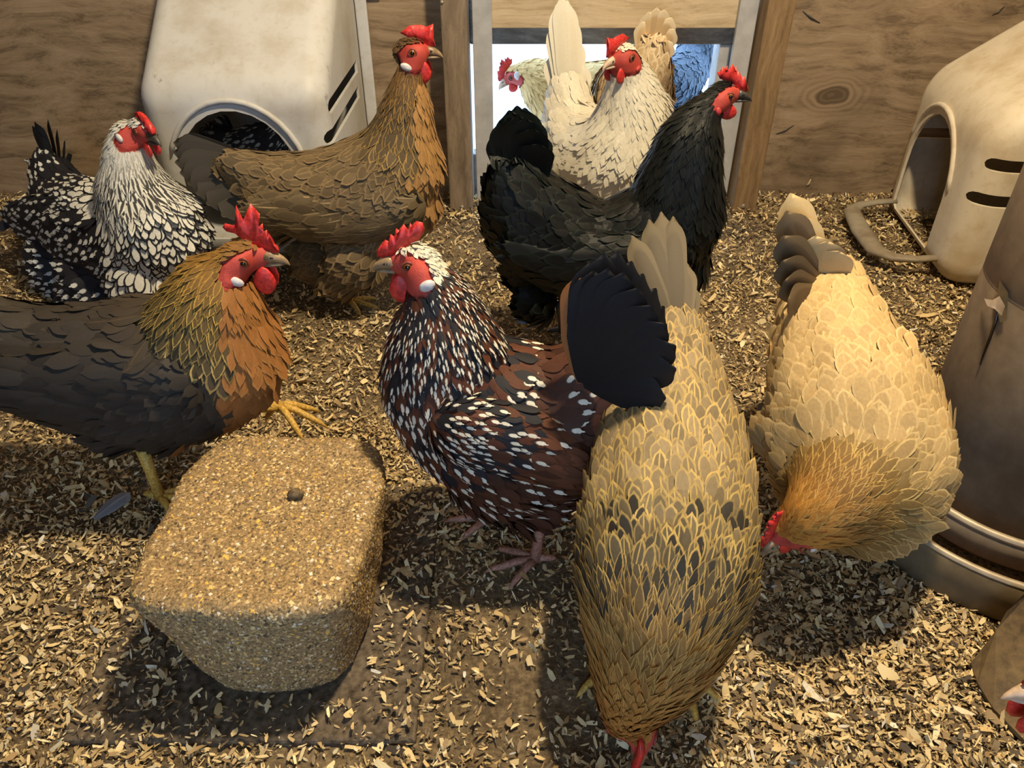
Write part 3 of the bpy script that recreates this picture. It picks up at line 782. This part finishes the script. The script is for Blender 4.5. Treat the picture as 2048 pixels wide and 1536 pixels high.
    at = me.attributes.new('bc', 'FLOAT_COLOR', 'POINT'); at.data.foreach_set('color', und.astype(np.float32).ravel())
    me.materials.clear(); me.materials.append(M['body']); me.polygons.foreach_set('use_smooth', [True]*len(me.polygons))
    me.name = 'body'; body = link(bpy.data.objects.new('body', me), root)
    fmat = 'feather_glossy' if glossy else 'feather'
    # plumage
    P, Nn, area = sample_mesh(me, int(34000*dens)); Pw = P+org
    t, D = spine_t(Pw)
    W = np.interp(t, LT, [.0055, .0070, .0085, .012, .019, .021, .021, .019])*fsize; L = np.interp(t, LT, [.010, .017, .026, .033, .034, .037, .040, .042])*fsize
    q = (Pw-C)@fr.T/u; hd_ = (np.linalg.norm(q, axis=1) < .5); W[hd_] *= .8; L[hd_] *= .75
    ok = ~face_mask(Pw, 1.1) & (Pw[:, 2] > .006); P, Nn, Pw, t, D, W, L = (z[ok] for z in (P, Nn, Pw, t, D, W, L))
    k = thin(Pw, W*.42); P, Nn, Pw, t, D, W, L = (z[k] for z in (P, Nn, Pw, t, D, W, L)); n = len(P)
    # flow: head to tail, sagging a little on the flanks
    D = D+np.array([0, 0, -.25])*np.clip(1-np.abs(Nn[:, 2:3]), 0, 1)*np.clip(t-2, 0, 1)[:, None]+rng.normal(0, .13, (n, 3))
    st = style(t, Nn, Pw, rng.random(n))
    L = L*rng.uniform(.85, 1.15, n)*st.get('lm', 1); W = W*rng.uniform(.9, 1.1, n)*st.get('wm', 1)
    lift = np.clip(rng.normal(.15, .05, n), .04, .38)
    feather_cloud('plumage', root, org, P+Nn*.0005, D, Nn, L, W, lift, st['ca'], st['cb'], st['wt'], st.get('point', t < 3.5), fmat)
    from mathutils.bvhtree import BVHTree
    pol = [tuple(p.vertices) for p in me.polygons]; bvh = BVHTree.FromPolygons([Vector(q) for q in co], pol)
    def surf(x, z, s):
        o_ = C+(f*x+up*z+l*s*1.2)*u; hit = bvh.ray_cast(Vector(o_), Vector(-l*s), 2*u)
        return (np.dot(np.array(hit[0])-C, l)/u)*s if hit[0] is not None else .085
    hen_head(root, org, (C, f, up, u), beak, lobe, lobe_pos, comb, wat, comb_th, surf)
    # let the feathers carry the outline: draw the down under them in a little
    vn = np.zeros(len(me.vertices)*3, dtype=np.float32); me.vertices.foreach_get('normal', vn); vn = vn.reshape(-1, 3)
    ins = np.where(face_mask(co, 1.0), 0, np.interp(tv, [0, 1, 3], [.0015, .003, .0055]))
    me.vertices.foreach_set('co', (co-org-vn*ins[:, None]).astype(np.float32).ravel()); me.update()
    # wings
    if wing:
        wn, off, thick, sides = wing
        for s in sides:
            Wn = np.array([node3(w) for w in wn]); Ws, Wt = catmull(Wn, 8)
            Ws[:, :3] += lat*s*off
            if s*np.dot(lat, [0, -1, 0]) < 0 and wing_style == 'mirror': pass
            wb_ = [(p[:3], np.stack([lat*thick*min(1, p[3]/.02), fwd*p[3], Z*p[3]])) for p in Ws]
            wm = blob_mesh(wb_, .004, 8)
            wc = np.zeros(len(wm.vertices)*3, dtype=np.float32); wm.vertices.foreach_get('co', wc); wc = wc.reshape(-1, 3).astype(float)
            wm.vertices.foreach_set('co', (wc-org).astype(np.float32).ravel()); wm.update()
            wtan = np.gradient(Ws[:, :3], axis=0); wtan /= np.linalg.norm(wtan, axis=1)[:, None]
            wst = lambda P: Wt[np.linalg.norm(P[:, None]-Ws[None, :, :3], axis=2).argmin(1)]
            tw = wst(wc)/ (len(wn)-1); und = style(10+tw, np.zeros((len(wc), 3)), wc, rng.random(len(wc)))['ca'].copy()
            at = wm.attributes.new('bc', 'FLOAT_COLOR', 'POINT'); at.data.foreach_set('color', und.astype(np.float32).ravel())
            wm.materials.clear(); wm.materials.append(M['body']); wm.name = 'wing'; wo = link(bpy.data.objects.new('wing', wm), root)
            P, Nn, _ = sample_mesh(wm, 5000); Pw = P+org; tw = wst(Pw)/(len(wn)-1); D = wtan[np.linalg.norm(Pw[:, None]-Ws[None, :, :3], axis=2).argmin(1)]
            ok = (Nn@(lat*s) > -.2); P, Nn, Pw, tw, D = (z[ok] for z in (P, Nn, Pw, tw, D))
            W = np.interp(tw, [0, .4, 1], [.014, .019, .021])*fsize*(fsize if fsize < .9 else 1); L = np.interp(tw, [0, .4, 1], [.030, .045, .055])*fsize
            k = thin(Pw, W*.55); P, Nn, Pw, tw, D, W, L = (z[k] for z in (P, Nn, Pw, tw, D, W, L)); n = len(P)
            st = style(10+tw, Nn, Pw, rng.random(n)); D = D+rng.normal(0, .08, (n, 3))
            feather_cloud('wing_plumage', wo, org, P, D, Nn, L, W*st.get('wm', 1), np.clip(rng.normal(.09, .03, n), .02, .2), st['ca'], st['cb'], st['wt'], np.zeros(n, bool), fmat, droop=.06)
            # flight feathers along the lower rear edge
            e = Ws[-1]; m = Ws[len(Ws)//2]; ax = unit(e[:3]-m[:3]); dn = unit(np.cross(lat, ax)); dn *= -np.sign(dn[2]) if abs(dn[2]) > .01 else 1
            sf = style(np.full(7, 11.0), np.zeros((7, 3)), np.tile(e[:3], (7, 1)), rng.random(7))
            for i in range(7):
                a_ = i/6; rt = m[:3]*(1-a_*.5)+e[:3]*a_*.5+dn*m[3]*(.75-a_*.6)+lat*s*(thick*.3+.0012*i); tp = rt+ax*(.075+.030*a_)*fsize+dn*.006*(1-a_)
                blade('wing_feather', wo, org, rt, tp, .020*fsize, lat*s, .03, sf['ca'][i], sf['cb'][i], sf['wt'][i], fmat)
    if tail:
        tr_, tips, wpx, spread = tail[:4]; rt = node3((*tr_, 1))[:3]; nt = len(tips)
        for i, tp in enumerate(tips):
            b = node3((*tp[:3], wpx)); s0 = (i-(nt-1)/2)/max(nt-1, 1)
            st = style(np.array([20.0+i/nt]), np.zeros((1, 3)), b[None, :3], rng.random(1))
            for s in ((-1, 1) if spread else (0,)):
                blade('tail_feather', root, org, rt+lat*s*.006, b[:3]+lat*s*(spread*(1-abs(s0))+.004*i), b[3], (tail[4] if len(tail) > 4 else lat*(s or 1)+np.array([0, -.2, .1])), .05*(s or 1), st['ca'][0], st['cb'][0], st['wt'][0], fmat)
    for lg in legs:
        hk, ft, yw = lg[:3]; rs = len(lg) > 3
        hen_leg(root, org, node3((*hk, 1))[:3], node3((*ft, 1))[:3], R(yw), leg_mat, raised=rs)
    return root

# ---- plumage styles: t 0-7 along head..tail, 10-11 on the wing, 20+ tail feathers
def base(n, c, jit=.18, r=None): 
    a = np.ones((n, 4)); a[:, :3] = np.array(c)*(1+rng.uniform(-jit, jit, (n, 1))); return a
def sel(t, spec, n, jit=.18):
    """spec: [(t0, rgb), ...] piecewise linear"""
    a = np.ones((n, 4)); xs = [s[0] for s in spec]
    for k in range(3): a[:, k] = np.interp(t, xs, [s[1][k] for s in spec])
    a[:, :3] *= 1+rng.uniform(-jit, jit, (n, 1)); return np.clip(a, 0, 1)
def W4(n, e=0, tp=0, sh=0, st=0):
    w = np.zeros((n, 4))
    for i, v in enumerate((e, tp, sh, st)): w[:, i] = v
    return w
def st_laced(t, Nn, P, r):
    n = len(t); neck = t < 3.3; wing = (t >= 10) & (t < 20); tl = t >= 20
    ca = base(n, (.66, .65, .60), .12); cb = base(n, (.010, .011, .016), .2); w = W4(n, e=2.4)
    w[neck] = 0; w[neck, 3] = np.clip((t[neck]-.8)*.6, .25, .95); 
    bk = wing | ((t > 4.8) & (t < 10)) | ((t > 3.8) & (t < 10) & (P[:, 2] < .07) & (P[:, 0] < -.525)) | ((t > 3.0) & (t < 10) & (P[:, 0] < -.675) & (P[:, 2] < .22))
    ca[bk] = base(bk.sum(), (.012, .012, .018)); cb[bk] = base(bk.sum(), (.62, .63, .60)); w[bk] = 0; w[bk, 1] = (r[bk] < .7)*.9
    ca[tl] = (.015, .018, .024, 1); w[tl] = 0
    return dict(ca=ca, cb=cb, wt=w)
def st_barred(t, Nn, P, r):
    n = len(t); ca = base(n, (.03, .03, .035)); cb = base(n, (.5, .5, .46)); w = W4(n, tp=.9*(r < .85)); return dict(ca=ca, cb=cb, wt=w)
def st_brown(t, Nn, P, r):
    n = len(t)
    ca = sel(t, [(0, (.10, .055, .025)), (1, (.12, .065, .025)), (2.2, (.075, .05, .025)), (3.3, (.10, .07, .035)), (4, (.145, .10, .05)), (6, (.135, .095, .05)), (7, (.095, .07, .04)),
                     (10, (.135, .097, .05)), (11, (.095, .067, .035)), (20, (.05, .042, .032))], n)
    cb = sel(t, [(0, (.20, .10, .04)), (1, (.42, .22, .05)), (3.4, (.56, .34, .09)), (4, (.34, .23, .11)), (7, (.26, .18, .09)), (11, (.40, .29, .15)), (20, (.08, .07, .05))], n)
    w = W4(n); nk = (t > .8) & (t < 3.6); w[nk, 0] = .35+.6*rng.random(nk.sum())
    bd = (t >= 3.6) & (t < 10); w[bd, 0] = .45; w[bd, 2] = .6*(r[bd] < .35)
    wg = (t >= 10) & (t < 20); w[wg, 2] = .9*(r[wg] < .5); w[wg, 0] = .15
    # salmon breast: the front side of the neck and chest
    fr = (Nn[:, 0] > .45) & (Nn[:, 2] < .6) & (t > 1.2) & (t < 4.6)
    ca[fr] = base(fr.sum(), (.34, .18, .065)); w[fr, 0] *= .4; w[fr, 2] = .4
    return dict(ca=ca, cb=cb, wt=w)
def st_gold(t, Nn, P, r):
    n = len(t)
    ca = sel(t, [(0, (.16, .075, .02)), (1.2, (.20, .10, .022)), (2.2, (.10, .065, .02)), (3.4, (.075, .055, .025)), (3.9, (.045, .034, .024)), (5, (.032, .026, .022)), (7, (.04, .034, .028)),
                     (10, (.032, .026, .022)), (11, (.026, .022, .018)), (20, (.03, .026, .022))], n)
    cb = sel(t, [(0, (.28, .14, .04)), (1, (.46, .25, .045)), (2, (.55, .34, .06)), (3.5, (.52, .37, .12)), (3.9, (.10, .07, .04)), (7, (.08, .06, .04)), (20, (.05, .04, .03))], n)
    w = W4(n); nk = (t > .8) & (t < 3.7); w[nk, 0] = .35+.6*rng.random(nk.sum()); bd = (t >= 3.7) & (t < 10); w[bd, 2] = .4*(r[bd] < .3)
    fr = (Nn[:, 0] > .5) & (Nn[:, 2] < .55) & (t > 1.3) & (t < 4.8)
    ca[fr] = base(fr.sum(), (.30, .125, .035)); w[fr] *= .2
    return dict(ca=ca, cb=cb, wt=w)
def st_speckled(t, Nn, P, r):
    n = len(t); k = rng.random(n)
    ca = np.where((k < .45)[:, None], base(n, (.085, .026, .012)), base(n, (.012, .012, .017)))
    lt = (t < .9); ca[lt] = base(lt.sum(), (.62, .58, .48)); cb = base(n, (.70, .66, .56), .1)
    w = W4(n); p = np.interp(t, [0, .9, 1, 3, 4.2, 4.8, 6, 7, 10, 10.5, 11, 20], [0, 0, .9, .85, .8, .4, .25, .15, .8, .16, .12, 0]); w[:, 1] = (r < p)*1.0
    cb[lt] = base(lt.sum(), (.03, .03, .03)); w[lt, 1] = (r[lt] < .45)*.9
    br = (t > 4.9) & (t < 10); ca[br] = base(br.sum(), (.062, .021, .011), .35)
    wg = (t >= 10.35) & (t < 20); ca[wg] = base(wg.sum(), (.088, .030, .013), .4)
    tl = t >= 20; ca[tl] = (.010, .010, .013, 1); w[tl] = 0
    f = t == 20; ca[f] = (.30, .11, .03, 1)
    return dict(ca=ca, cb=cb, wt=w)
def st_black(t, Nn, P, r):
    n = len(t); ca = base(n, (.006, .0068, .0075), .3); cb = base(n, (.012, .018, .015), .3); return dict(ca=ca, cb=cb, wt=W4(n, e=.6))
def st_white(t, Nn, P, r):
    n = len(t); ca = base(n, (.72, .66, .52), .06); cb = base(n, (.78, .74, .62), .06); return dict(ca=ca, cb=cb, wt=W4(n, e=.6, sh=.3))
def st_cream(t, Nn, P, r):
    n = len(t); ca = base(n, (.62, .44, .24), .15); cb = base(n, (.78, .66, .46), .1); return dict(ca=ca, cb=cb, wt=W4(n, e=.8))
def st_buff_out(t, Nn, P, r):
    n = len(t); ca = base(n, (.70, .45, .17), .12); cb = base(n, (.78, .56, .27), .1); return dict(ca=ca, cb=cb, wt=W4(n, e=.5))
def st_slate(t, Nn, P, r):
    n = len(t); ca = base(n, (.07, .10, .15), .2); cb = base(n, (.16, .21, .28), .1); return dict(ca=ca, cb=cb, wt=W4(n, e=.7))
def st_partridge(t, Nn, P, r):
    n = len(t)
    ca = sel(t, [(0, (.34, .13, .022)), (1.2, (.36, .15, .028)), (2.4, (.33, .155, .036)), (3.0, (.20, .115, .036)), (3.35, (.08, .062, .035)), (3.8, (.13, .10, .055)), (4.3, (.25, .185, .10)), (6, (.245, .185, .105)), (7, (.21, .165, .105)),
                     (10, (.27, .20, .115)), (11, (.22, .165, .10)), (20, (.10, .08, .055))], n, .3)
    cb = sel(t, [(0, (.48, .24, .06)), (2, (.62, .37, .11)), (4, (.60, .42, .13)), (6, (.55, .39, .15)), (11, (.5, .38, .18)), (20, (.18, .145, .09))], n)
    q = rng.random(n); w = W4(n); nk = (t > .6) & (t < 10); w[nk, 0] = (.25+.6*q[nk]); w[nk, 2] = .75*(r[nk] < .4)
    dk = (t > 3.0) & (t < 4.1) & (r > .7); ca[dk] = base(dk.sum(), (.035, .03, .024))
    w[t >= 20, 0] = .5
    return dict(ca=ca, cb=cb, wt=w, wm=np.where(t < 10, .85, 1), lm=np.where(t < 10, 1.1, 1))
def st_buff(t, Nn, P, r):
    n = len(t)
    ca = sel(t, [(0, (.52, .22, .035)), (1.3, (.48, .21, .035)), (1.9, (.20, .10, .025)), (3.2, (.19, .12, .04)), (3.8, (.46, .31, .135)), (6, (.58, .40, .18)), (7, (.62, .44, .20)),
                     (10, (.48, .31, .13)), (11, (.34, .225, .11)), (20, (.10, .065, .036)), (20.45, (.12, .08, .045)), (20.5, (.60, .42, .19)), (21, (.62, .44, .21))], n, .12)
    cb = sel(t, [(0, (.60, .34, .09)), (3, (.72, .51, .17)), (4, (.76, .57, .27)), (7, (.74, .55, .29)), (11, (.62, .45, .22)), (20, (.20, .14, .075)), (20.49, (.20, .14, .075)), (20.5, (.74, .56, .3))], n, .1)
    q = rng.random(n); w = W4(n, e=.3+.4*q); w[:, 2] = .3*(r < .25); w[t < .8] = 0
    return dict(ca=ca, cb=cb, wt=w)

SIDES = (1, -1)
# grey-brown hen standing tall beside the white nest box
hen('tall grey brown hen with gold laced neck standing by the white nest box',
    [(832,108,1.28,25),(820,152,1.28,29),(815,205,1.28,46),(806,268,1.28,64),(785,345,1.28,98),(690,392,1.28,102),(580,378,1.28,72),(495,345,1.28,40)],
    (826,101,1.28,98,0,0), st_brown, extra=[(740,455,1.28,72),(800,400,1.28,82),(715,520,1.25,58,.6),(690,560,1.25,36,.6),(640,520,1.31,50,.6),(560,430,1.28,52)],
    wing=([(815,392,1.28,45),(735,405,1.28,62),(640,405,1.28,52),(560,395,1.28,30)], .048, .028, SIDES),
    tail=((530,350,1.28), [(348,283,1.28),(350,300,1.28),(356,318,1.28),(368,337,1.28),(385,356,1.28),(402,375,1.28),(424,395,1.28),(455,418,1.28)], 62, .012),
    legs=[((690,570,1.26),(700,608,('z',.004)),-20),((650,560,1.32),(655,592,('z',.004)),10)], beak='beak_horn', leg_mat='leg_yellow')
# black hen
hen('glossy black hen with a red comb standing before the pop door',
    [(1444,196,1.13,25),(1406,228,1.13,37),(1383,280,1.13,62),(1362,355,1.13,82),(1335,445,1.13,106),(1215,505,1.13,108),(1090,465,1.13,108),(1045,400,1.13,76)],
    (1456,188,1.13,93,0,-2), st_black, extra=[(1330,520,1.13,92),(1200,560,1.13,75),(1075,540,1.13,62),(1080,610,1.10,38),(1330,575,1.13,60)],
    wing=([(1330,480,1.13,55),(1230,500,1.13,72),(1130,500,1.13,58),(1060,480,1.13,32)], .050, .030, SIDES),
    tail=((1050,400,1.13), [(994,262,1.13),(1003,243,1.13),(1018,228,1.13),(1034,221,1.13),(1050,226,1.13),(1064,245,1.13),(1078,275,1.13)], 74, .012),
    legs=[((1120,610,1.10),(1125,668,('z',.004)),0),((1200,610,1.16),(1210,640,('z',.004)),0)], beak='beak_dark', lobe='lobe_red', lobe_pos=(-.22,-.29,.07,.09),
    comb='low', wat=(.10,-.40,.20,.17), leg_mat='leg_dark', glossy=True)
# golden-necked hen striding beside the feed block
hen('dark brown hen with golden hackles striding past the grain block',
    [(476,520,.77,33),(444,550,.77,50),(432,592,.77,84),(422,650,.77,116),(418,715,.77,146),(290,745,.77,160),(130,728,.77,122),(10,680,.77,85)],
    (492,516,.77,132,0,-2), st_gold, extra=[(380,770,.77,120),(330,835,.76,75,.7),(240,820,.77,90)],
    wing=([(390,720,.77,75),(280,730,.77,105),(150,725,.77,85),(40,700,.77,45)], .050, .030, SIDES),
    tail=((60,680,.77), [(-170,590,.77),(-175,620,.77),(-170,655,.77),(-160,690,.77),(-140,725,.77),(-110,760,.77)], 90, .012),
    legs=[((285,900,.75),(322,1000,('z',.010)),-10),((465,815,.84),(560,818,.85),-8,'up')], comb='spiky', wat=(.20,-.42,.18,.25), beak='beak_horn', leg_mat='leg_yellow')
# speckled hen
hen('mahogany hen speckled with white, black tail fanned up',
    [(846,548,.680,40),(872,588,.680,60),(884,640,.680,84),(890,700,.680,116),(912,785,.680,146),(1010,845,.680,178),(1085,850,.680,166),(1180,770,.670,95)],
    (819,528,.680,142,180,-2), st_speckled, fsize=.82, extra=[(1000,930,.680,120),(1070,975,.680,84),(1060,1010,.680,60)],
    wing=([(935,790,.680,75),(1012,812,.680,90),(1085,836,.680,72),(1135,852,.680,38)], .060, .028, SIDES),
    tail=((1165,760,.635), [(1162,548,.645),(1185,528,.635),(1212,518,.625),(1242,520,.625),(1270,545,.625),(1295,575,.625),(1322,608,.625),(1340,648,.625),(1340,690,.625),(1320,745,.625)], 88, .010),
    legs=[((1085,1020,.655),(1070,1125,('z',.004)),195),((1010,1000,.71),(985,1040,('z',.004)),185)], comb='saw', wat=(.18,-.43,.18,.24), lobe_pos=(-.26,-.19,.12,.09),
    beak='beak_horn', leg_mat='leg_pink')
# silver laced hen sitting by the left wall
hen('silver laced hen with black edged white breast sitting on the litter',
    [(258,272,1.25,32),(256,302,1.25,42),(262,345,1.25,55),(276,398,1.25,78),(312,466,1.25,106),(220,466,1.33,110),(150,428,1.42,78),(108,355,1.48,40)],
    (270,264,1.23,98,-38,-4), st_laced, kl=.95, extra=[(300,545,1.23,88,.95),(215,555,1.29,92,.95),(140,525,1.38,76,.95),(205,610,1.27,78,.95),(300,600,1.21,72,.95)],
    wing=([(212,420,1.33,50),(158,430,1.38,60),(115,430,1.43,48),(90,420,1.47,26)], .045, .028, (1, -1)),
    tail=((112,370,1.47), [(68,250,1.52),(80,240,1.52),(92,262,1.52),(108,285,1.52),(122,315,1.52)], 40, .012),
    comb='rose', comb_th=.09, wat=(.20,-.34,.15,.17), lobe_pos=(-.22,-.12,.11,.08), beak='beak_dark', legs=[])
# white hen facing in through the pop door
hen('white hen facing into the coop at the pop door, tail upright',
    [(1246,118,1.53,30),(1256,150,1.55,42),(1264,198,1.56,60),(1262,250,1.57,78),(1240,312,1.58,94),(1190,315,1.66,92),(1150,262,1.72,64),(1138,200,1.75,44)],
    (1254,113,1.52,90,-140,-6), st_white, kl=1.0, extra=[(1230,350,1.58,80,1),(1300,215,1.58,40,1),(1120,300,1.70,48,1)],
    tail=((1140,235,1.74), [(1106,45,1.77),(1112,8,1.77),(1122,-12,1.77),(1134,0,1.77),(1142,30,1.77),(1152,75,1.77),(1168,130,1.76),(1100,110,1.77)], 46, .0, np.array([.2, -1, .25])),
    comb='single', wat=(.20,-.36,.16,.19), lobe='lobe_red', lobe_pos=(-.14,-.26,.08,.06), beak='beak_pale', leg_mat='leg_yellow',
    legs=[((1215,410,1.58),(1212,455,('z',.004)),-90),((1265,410,1.60),(1262,450,('z',.004)),-90)])
# cream hen going out through the pop door
hen('cream hen with raised tail just behind the white hen',
    [(1256,92,2.02,22),(1257,108,1.98,28),(1258,128,1.95,38),(1259,158,1.91,54),(1260,185,1.86,74),(1266,190,1.78,80),(1284,160,1.72,60),(1298,120,1.70,40)],
    (1250,88,2.03,70,95,-5), st_cream, kl=1.0, extra=[(1262,250,1.80,55,1),(1310,150,1.71,32,1),(1315,200,1.72,26,1)],
    tail=((1292,130,1.71), [(1284,42,1.68),(1298,22,1.68),(1314,14,1.68),(1330,18,1.68),(1344,34,1.68),(1350,58,1.68),(1346,85,1.68)], 40, .0, np.array([.1, -1, .35])),
    legs=[((1245,290,1.80),(1245,398,('z',.013)),90),((1285,290,1.80),(1285,398,('z',.013)),90)], comb='low', dens=.7)
# buff hen outdoors
hen('buff hen outdoors lowering its head beside the door track',
    [(1034,150,2.2,19),(1052,150,2.2,27),(1072,158,2.2,38),(1092,175,2.2,50),(1118,190,2.2,60),(1165,190,2.22,62),(1210,170,2.24,46),(1235,145,2.25,28)],
    (1023,152,2.2,63,180,-33), st_buff_out, extra=[(1130,230,2.2,40)], comb='low', wat=(.16,-.34,.16,.15), lobe_pos=(-.20,-.03,.11,.13), beak='beak_pale', dens=.6,
    tail=((1225,155,2.25), [(1275,90,2.26),(1285,105,2.26),(1290,120,2.26)], 30, .01),
    legs=[((1140,250,2.18),(1140,320,('z',-.05)),180),((1170,250,2.24),(1170,310,('z',-.05)),180)])
# slate hen outdoors
hen('blue slate hen outdoors beyond the cream hen',
    [(1420,40,2.60,18),(1412,58,2.58,24),(1404,78,2.56,32),(1396,100,2.54,42),(1385,125,2.52,48),(1368,150,2.46,50),(1350,160,2.40,42),(1338,150,2.36,26)],
    (1424,38,2.60,55,60,0), st_slate, extra=[(1372,190,2.46,36)], comb='low', dens=.5, beak='beak_dark',
    tail=((1345,155,2.38), [(1318,95,2.34),(1322,88,2.34),(1330,85,2.34)], 30, .01),
    legs=[((1370,210,2.46),(1370,270,('z',-.05)),60),((1390,210,2.50),(1390,262,('z',-.05)),60)], leg_mat='leg_dark')
# hen in the nest box
hen('dark barred hen sitting inside the white nest box',
    [(628,205,1.62,20),(618,222,1.62,28),(606,245,1.62,38),(590,270,1.62,50),(570,300,1.62,64),(530,318,1.62,70),(485,315,1.63,56),(455,290,1.63,36)],
    (632,195,1.60,74,60,0), st_barred, extra=[(550,370,1.62,60),(510,360,1.62,50)], comb='low', dens=.7, fsize=1.0, beak='beak_dark',
    tail=((465,295,1.64), [(420,245,1.66),(425,238,1.66),(434,232,1.66)], 34, .01), legs=[])
# partridge hen pecking in the foreground
hen('gold laced partridge hen pecking at the litter in front, tail up',
    [(1252,1432,('z',.060),50),(1264,1395,('z',.088),72),(1292,1322,('z',.13),112),(1316,1235,('z',.165),150),(1330,1115,('z',.188),178),(1336,965,('z',.212),166),(1344,820,('z',.245),116),(1348,705,('z',.270),74)],
    (1258,1462,('z',.045),150,-105,-55), st_partridge, fsize=.84, kl=1.0, extra=[(1335,1040,('z',.175),160,1),(1330,1180,('z',.145),120,1)],
    wing=None, tail=((1350,700,('z',.275)), [(1264,472,.84),(1298,440,.86),(1322,425,.87),(1346,434,.86),(1334,505,.84),(1374,528,.82),(1384,568,.80),(1345,548,.83),(1300,565,.82)], 50, .0, np.array([-.15, -1, .6])),
    legs=[((1245,1220,('z',.09)),(1222,1335,('z',.004)),-100),((1385,1220,('z',.09)),(1362,1345,('z',.004)),-85)], comb='rose', comb_th=.06,
    wat=(.20,-.34,.14,.16), beak='beak_horn')
# buff hen pecking by the feeder
hen('buff hen with pale laced back pecking beside the steel feeder',
    [(1596,1056,('z',.165),46),(1622,1038,('z',.18),60),(1660,1008,('z',.19),84),(1698,972,('z',.182),120),(1722,942,('z',.172),164),(1705,845,('z',.200),168),(1672,700,('z',.245),118),(1648,595,('z',.26),82)],
    (1578,1070,('z',.16),118,-150,-45), st_buff, kl=1.0, extra=[(1695,880,('z',.175),146,1),(1560,880,('z',.165),48,1)],
    wing=None, tail=((1640,600,('z',.27)), [(1572,600,.76),(1566,560,.79),(1562,520,.81),(1564,470,.83),(1572,420,.86),(1580,385,.88),(1600,430,.86),(1630,470,.84),(1655,480,.83),(1680,500,.82)], 72, .0, np.array([-.45, -1, .5])),
    legs=[((1585,930,('z',.10)),(1568,1020,('z',.004)),-95),((1650,930,('z',.10)),(1632,1012,('z',.004)),-95)], comb='low', fsize=.95, beak='beak_horn')
# hen whose beak reaches into the corner
hen('hen with a pale beak and red wattle beside the flaking plate',
    [(2150,1412,.36,52),(2200,1360,.36,78),(2250,1360,.36,110),(2310,1390,.36,150),(2390,1440,.36,200),(2560,1440,.36,220),(2760,1400,.36,160),(2900,1330,.36,95)],
    (2158,1408,.36,208,180,0), st_brown, extra=[(2480,1490,.36,140)], comb='low', beak='beak_pale', lobe='lobe_red', dens=.6,
    tail=((2860,1350,.36), [(3080,1180,.36),(3100,1210,.36),(3110,1250,.36)], 100, .01), wat=(.22,-.42,.17,.24),
    legs=[((2480,1640,('z',.07)),(2480,1800,('z',.004)),180),((2560,1590,('z',.07)),(2560,1740,('z',.004)),180)])

# a loose feather on the litter
a, c = PZ(188, 1038, .012), PZ(262, 985, .016)
o = blade('loose_feather', None, (a+c)/2*np.array([1, 1, 0]), a, c, .022, np.array([0, -.3, 1.0]), .06, (.20, .20, .22, 1), (.34, .34, .36, 1), (.3, 0, .8, 0), 'feather')
tag(o, 'grey loose feather lying on the litter beside the striding hen', 'feather')
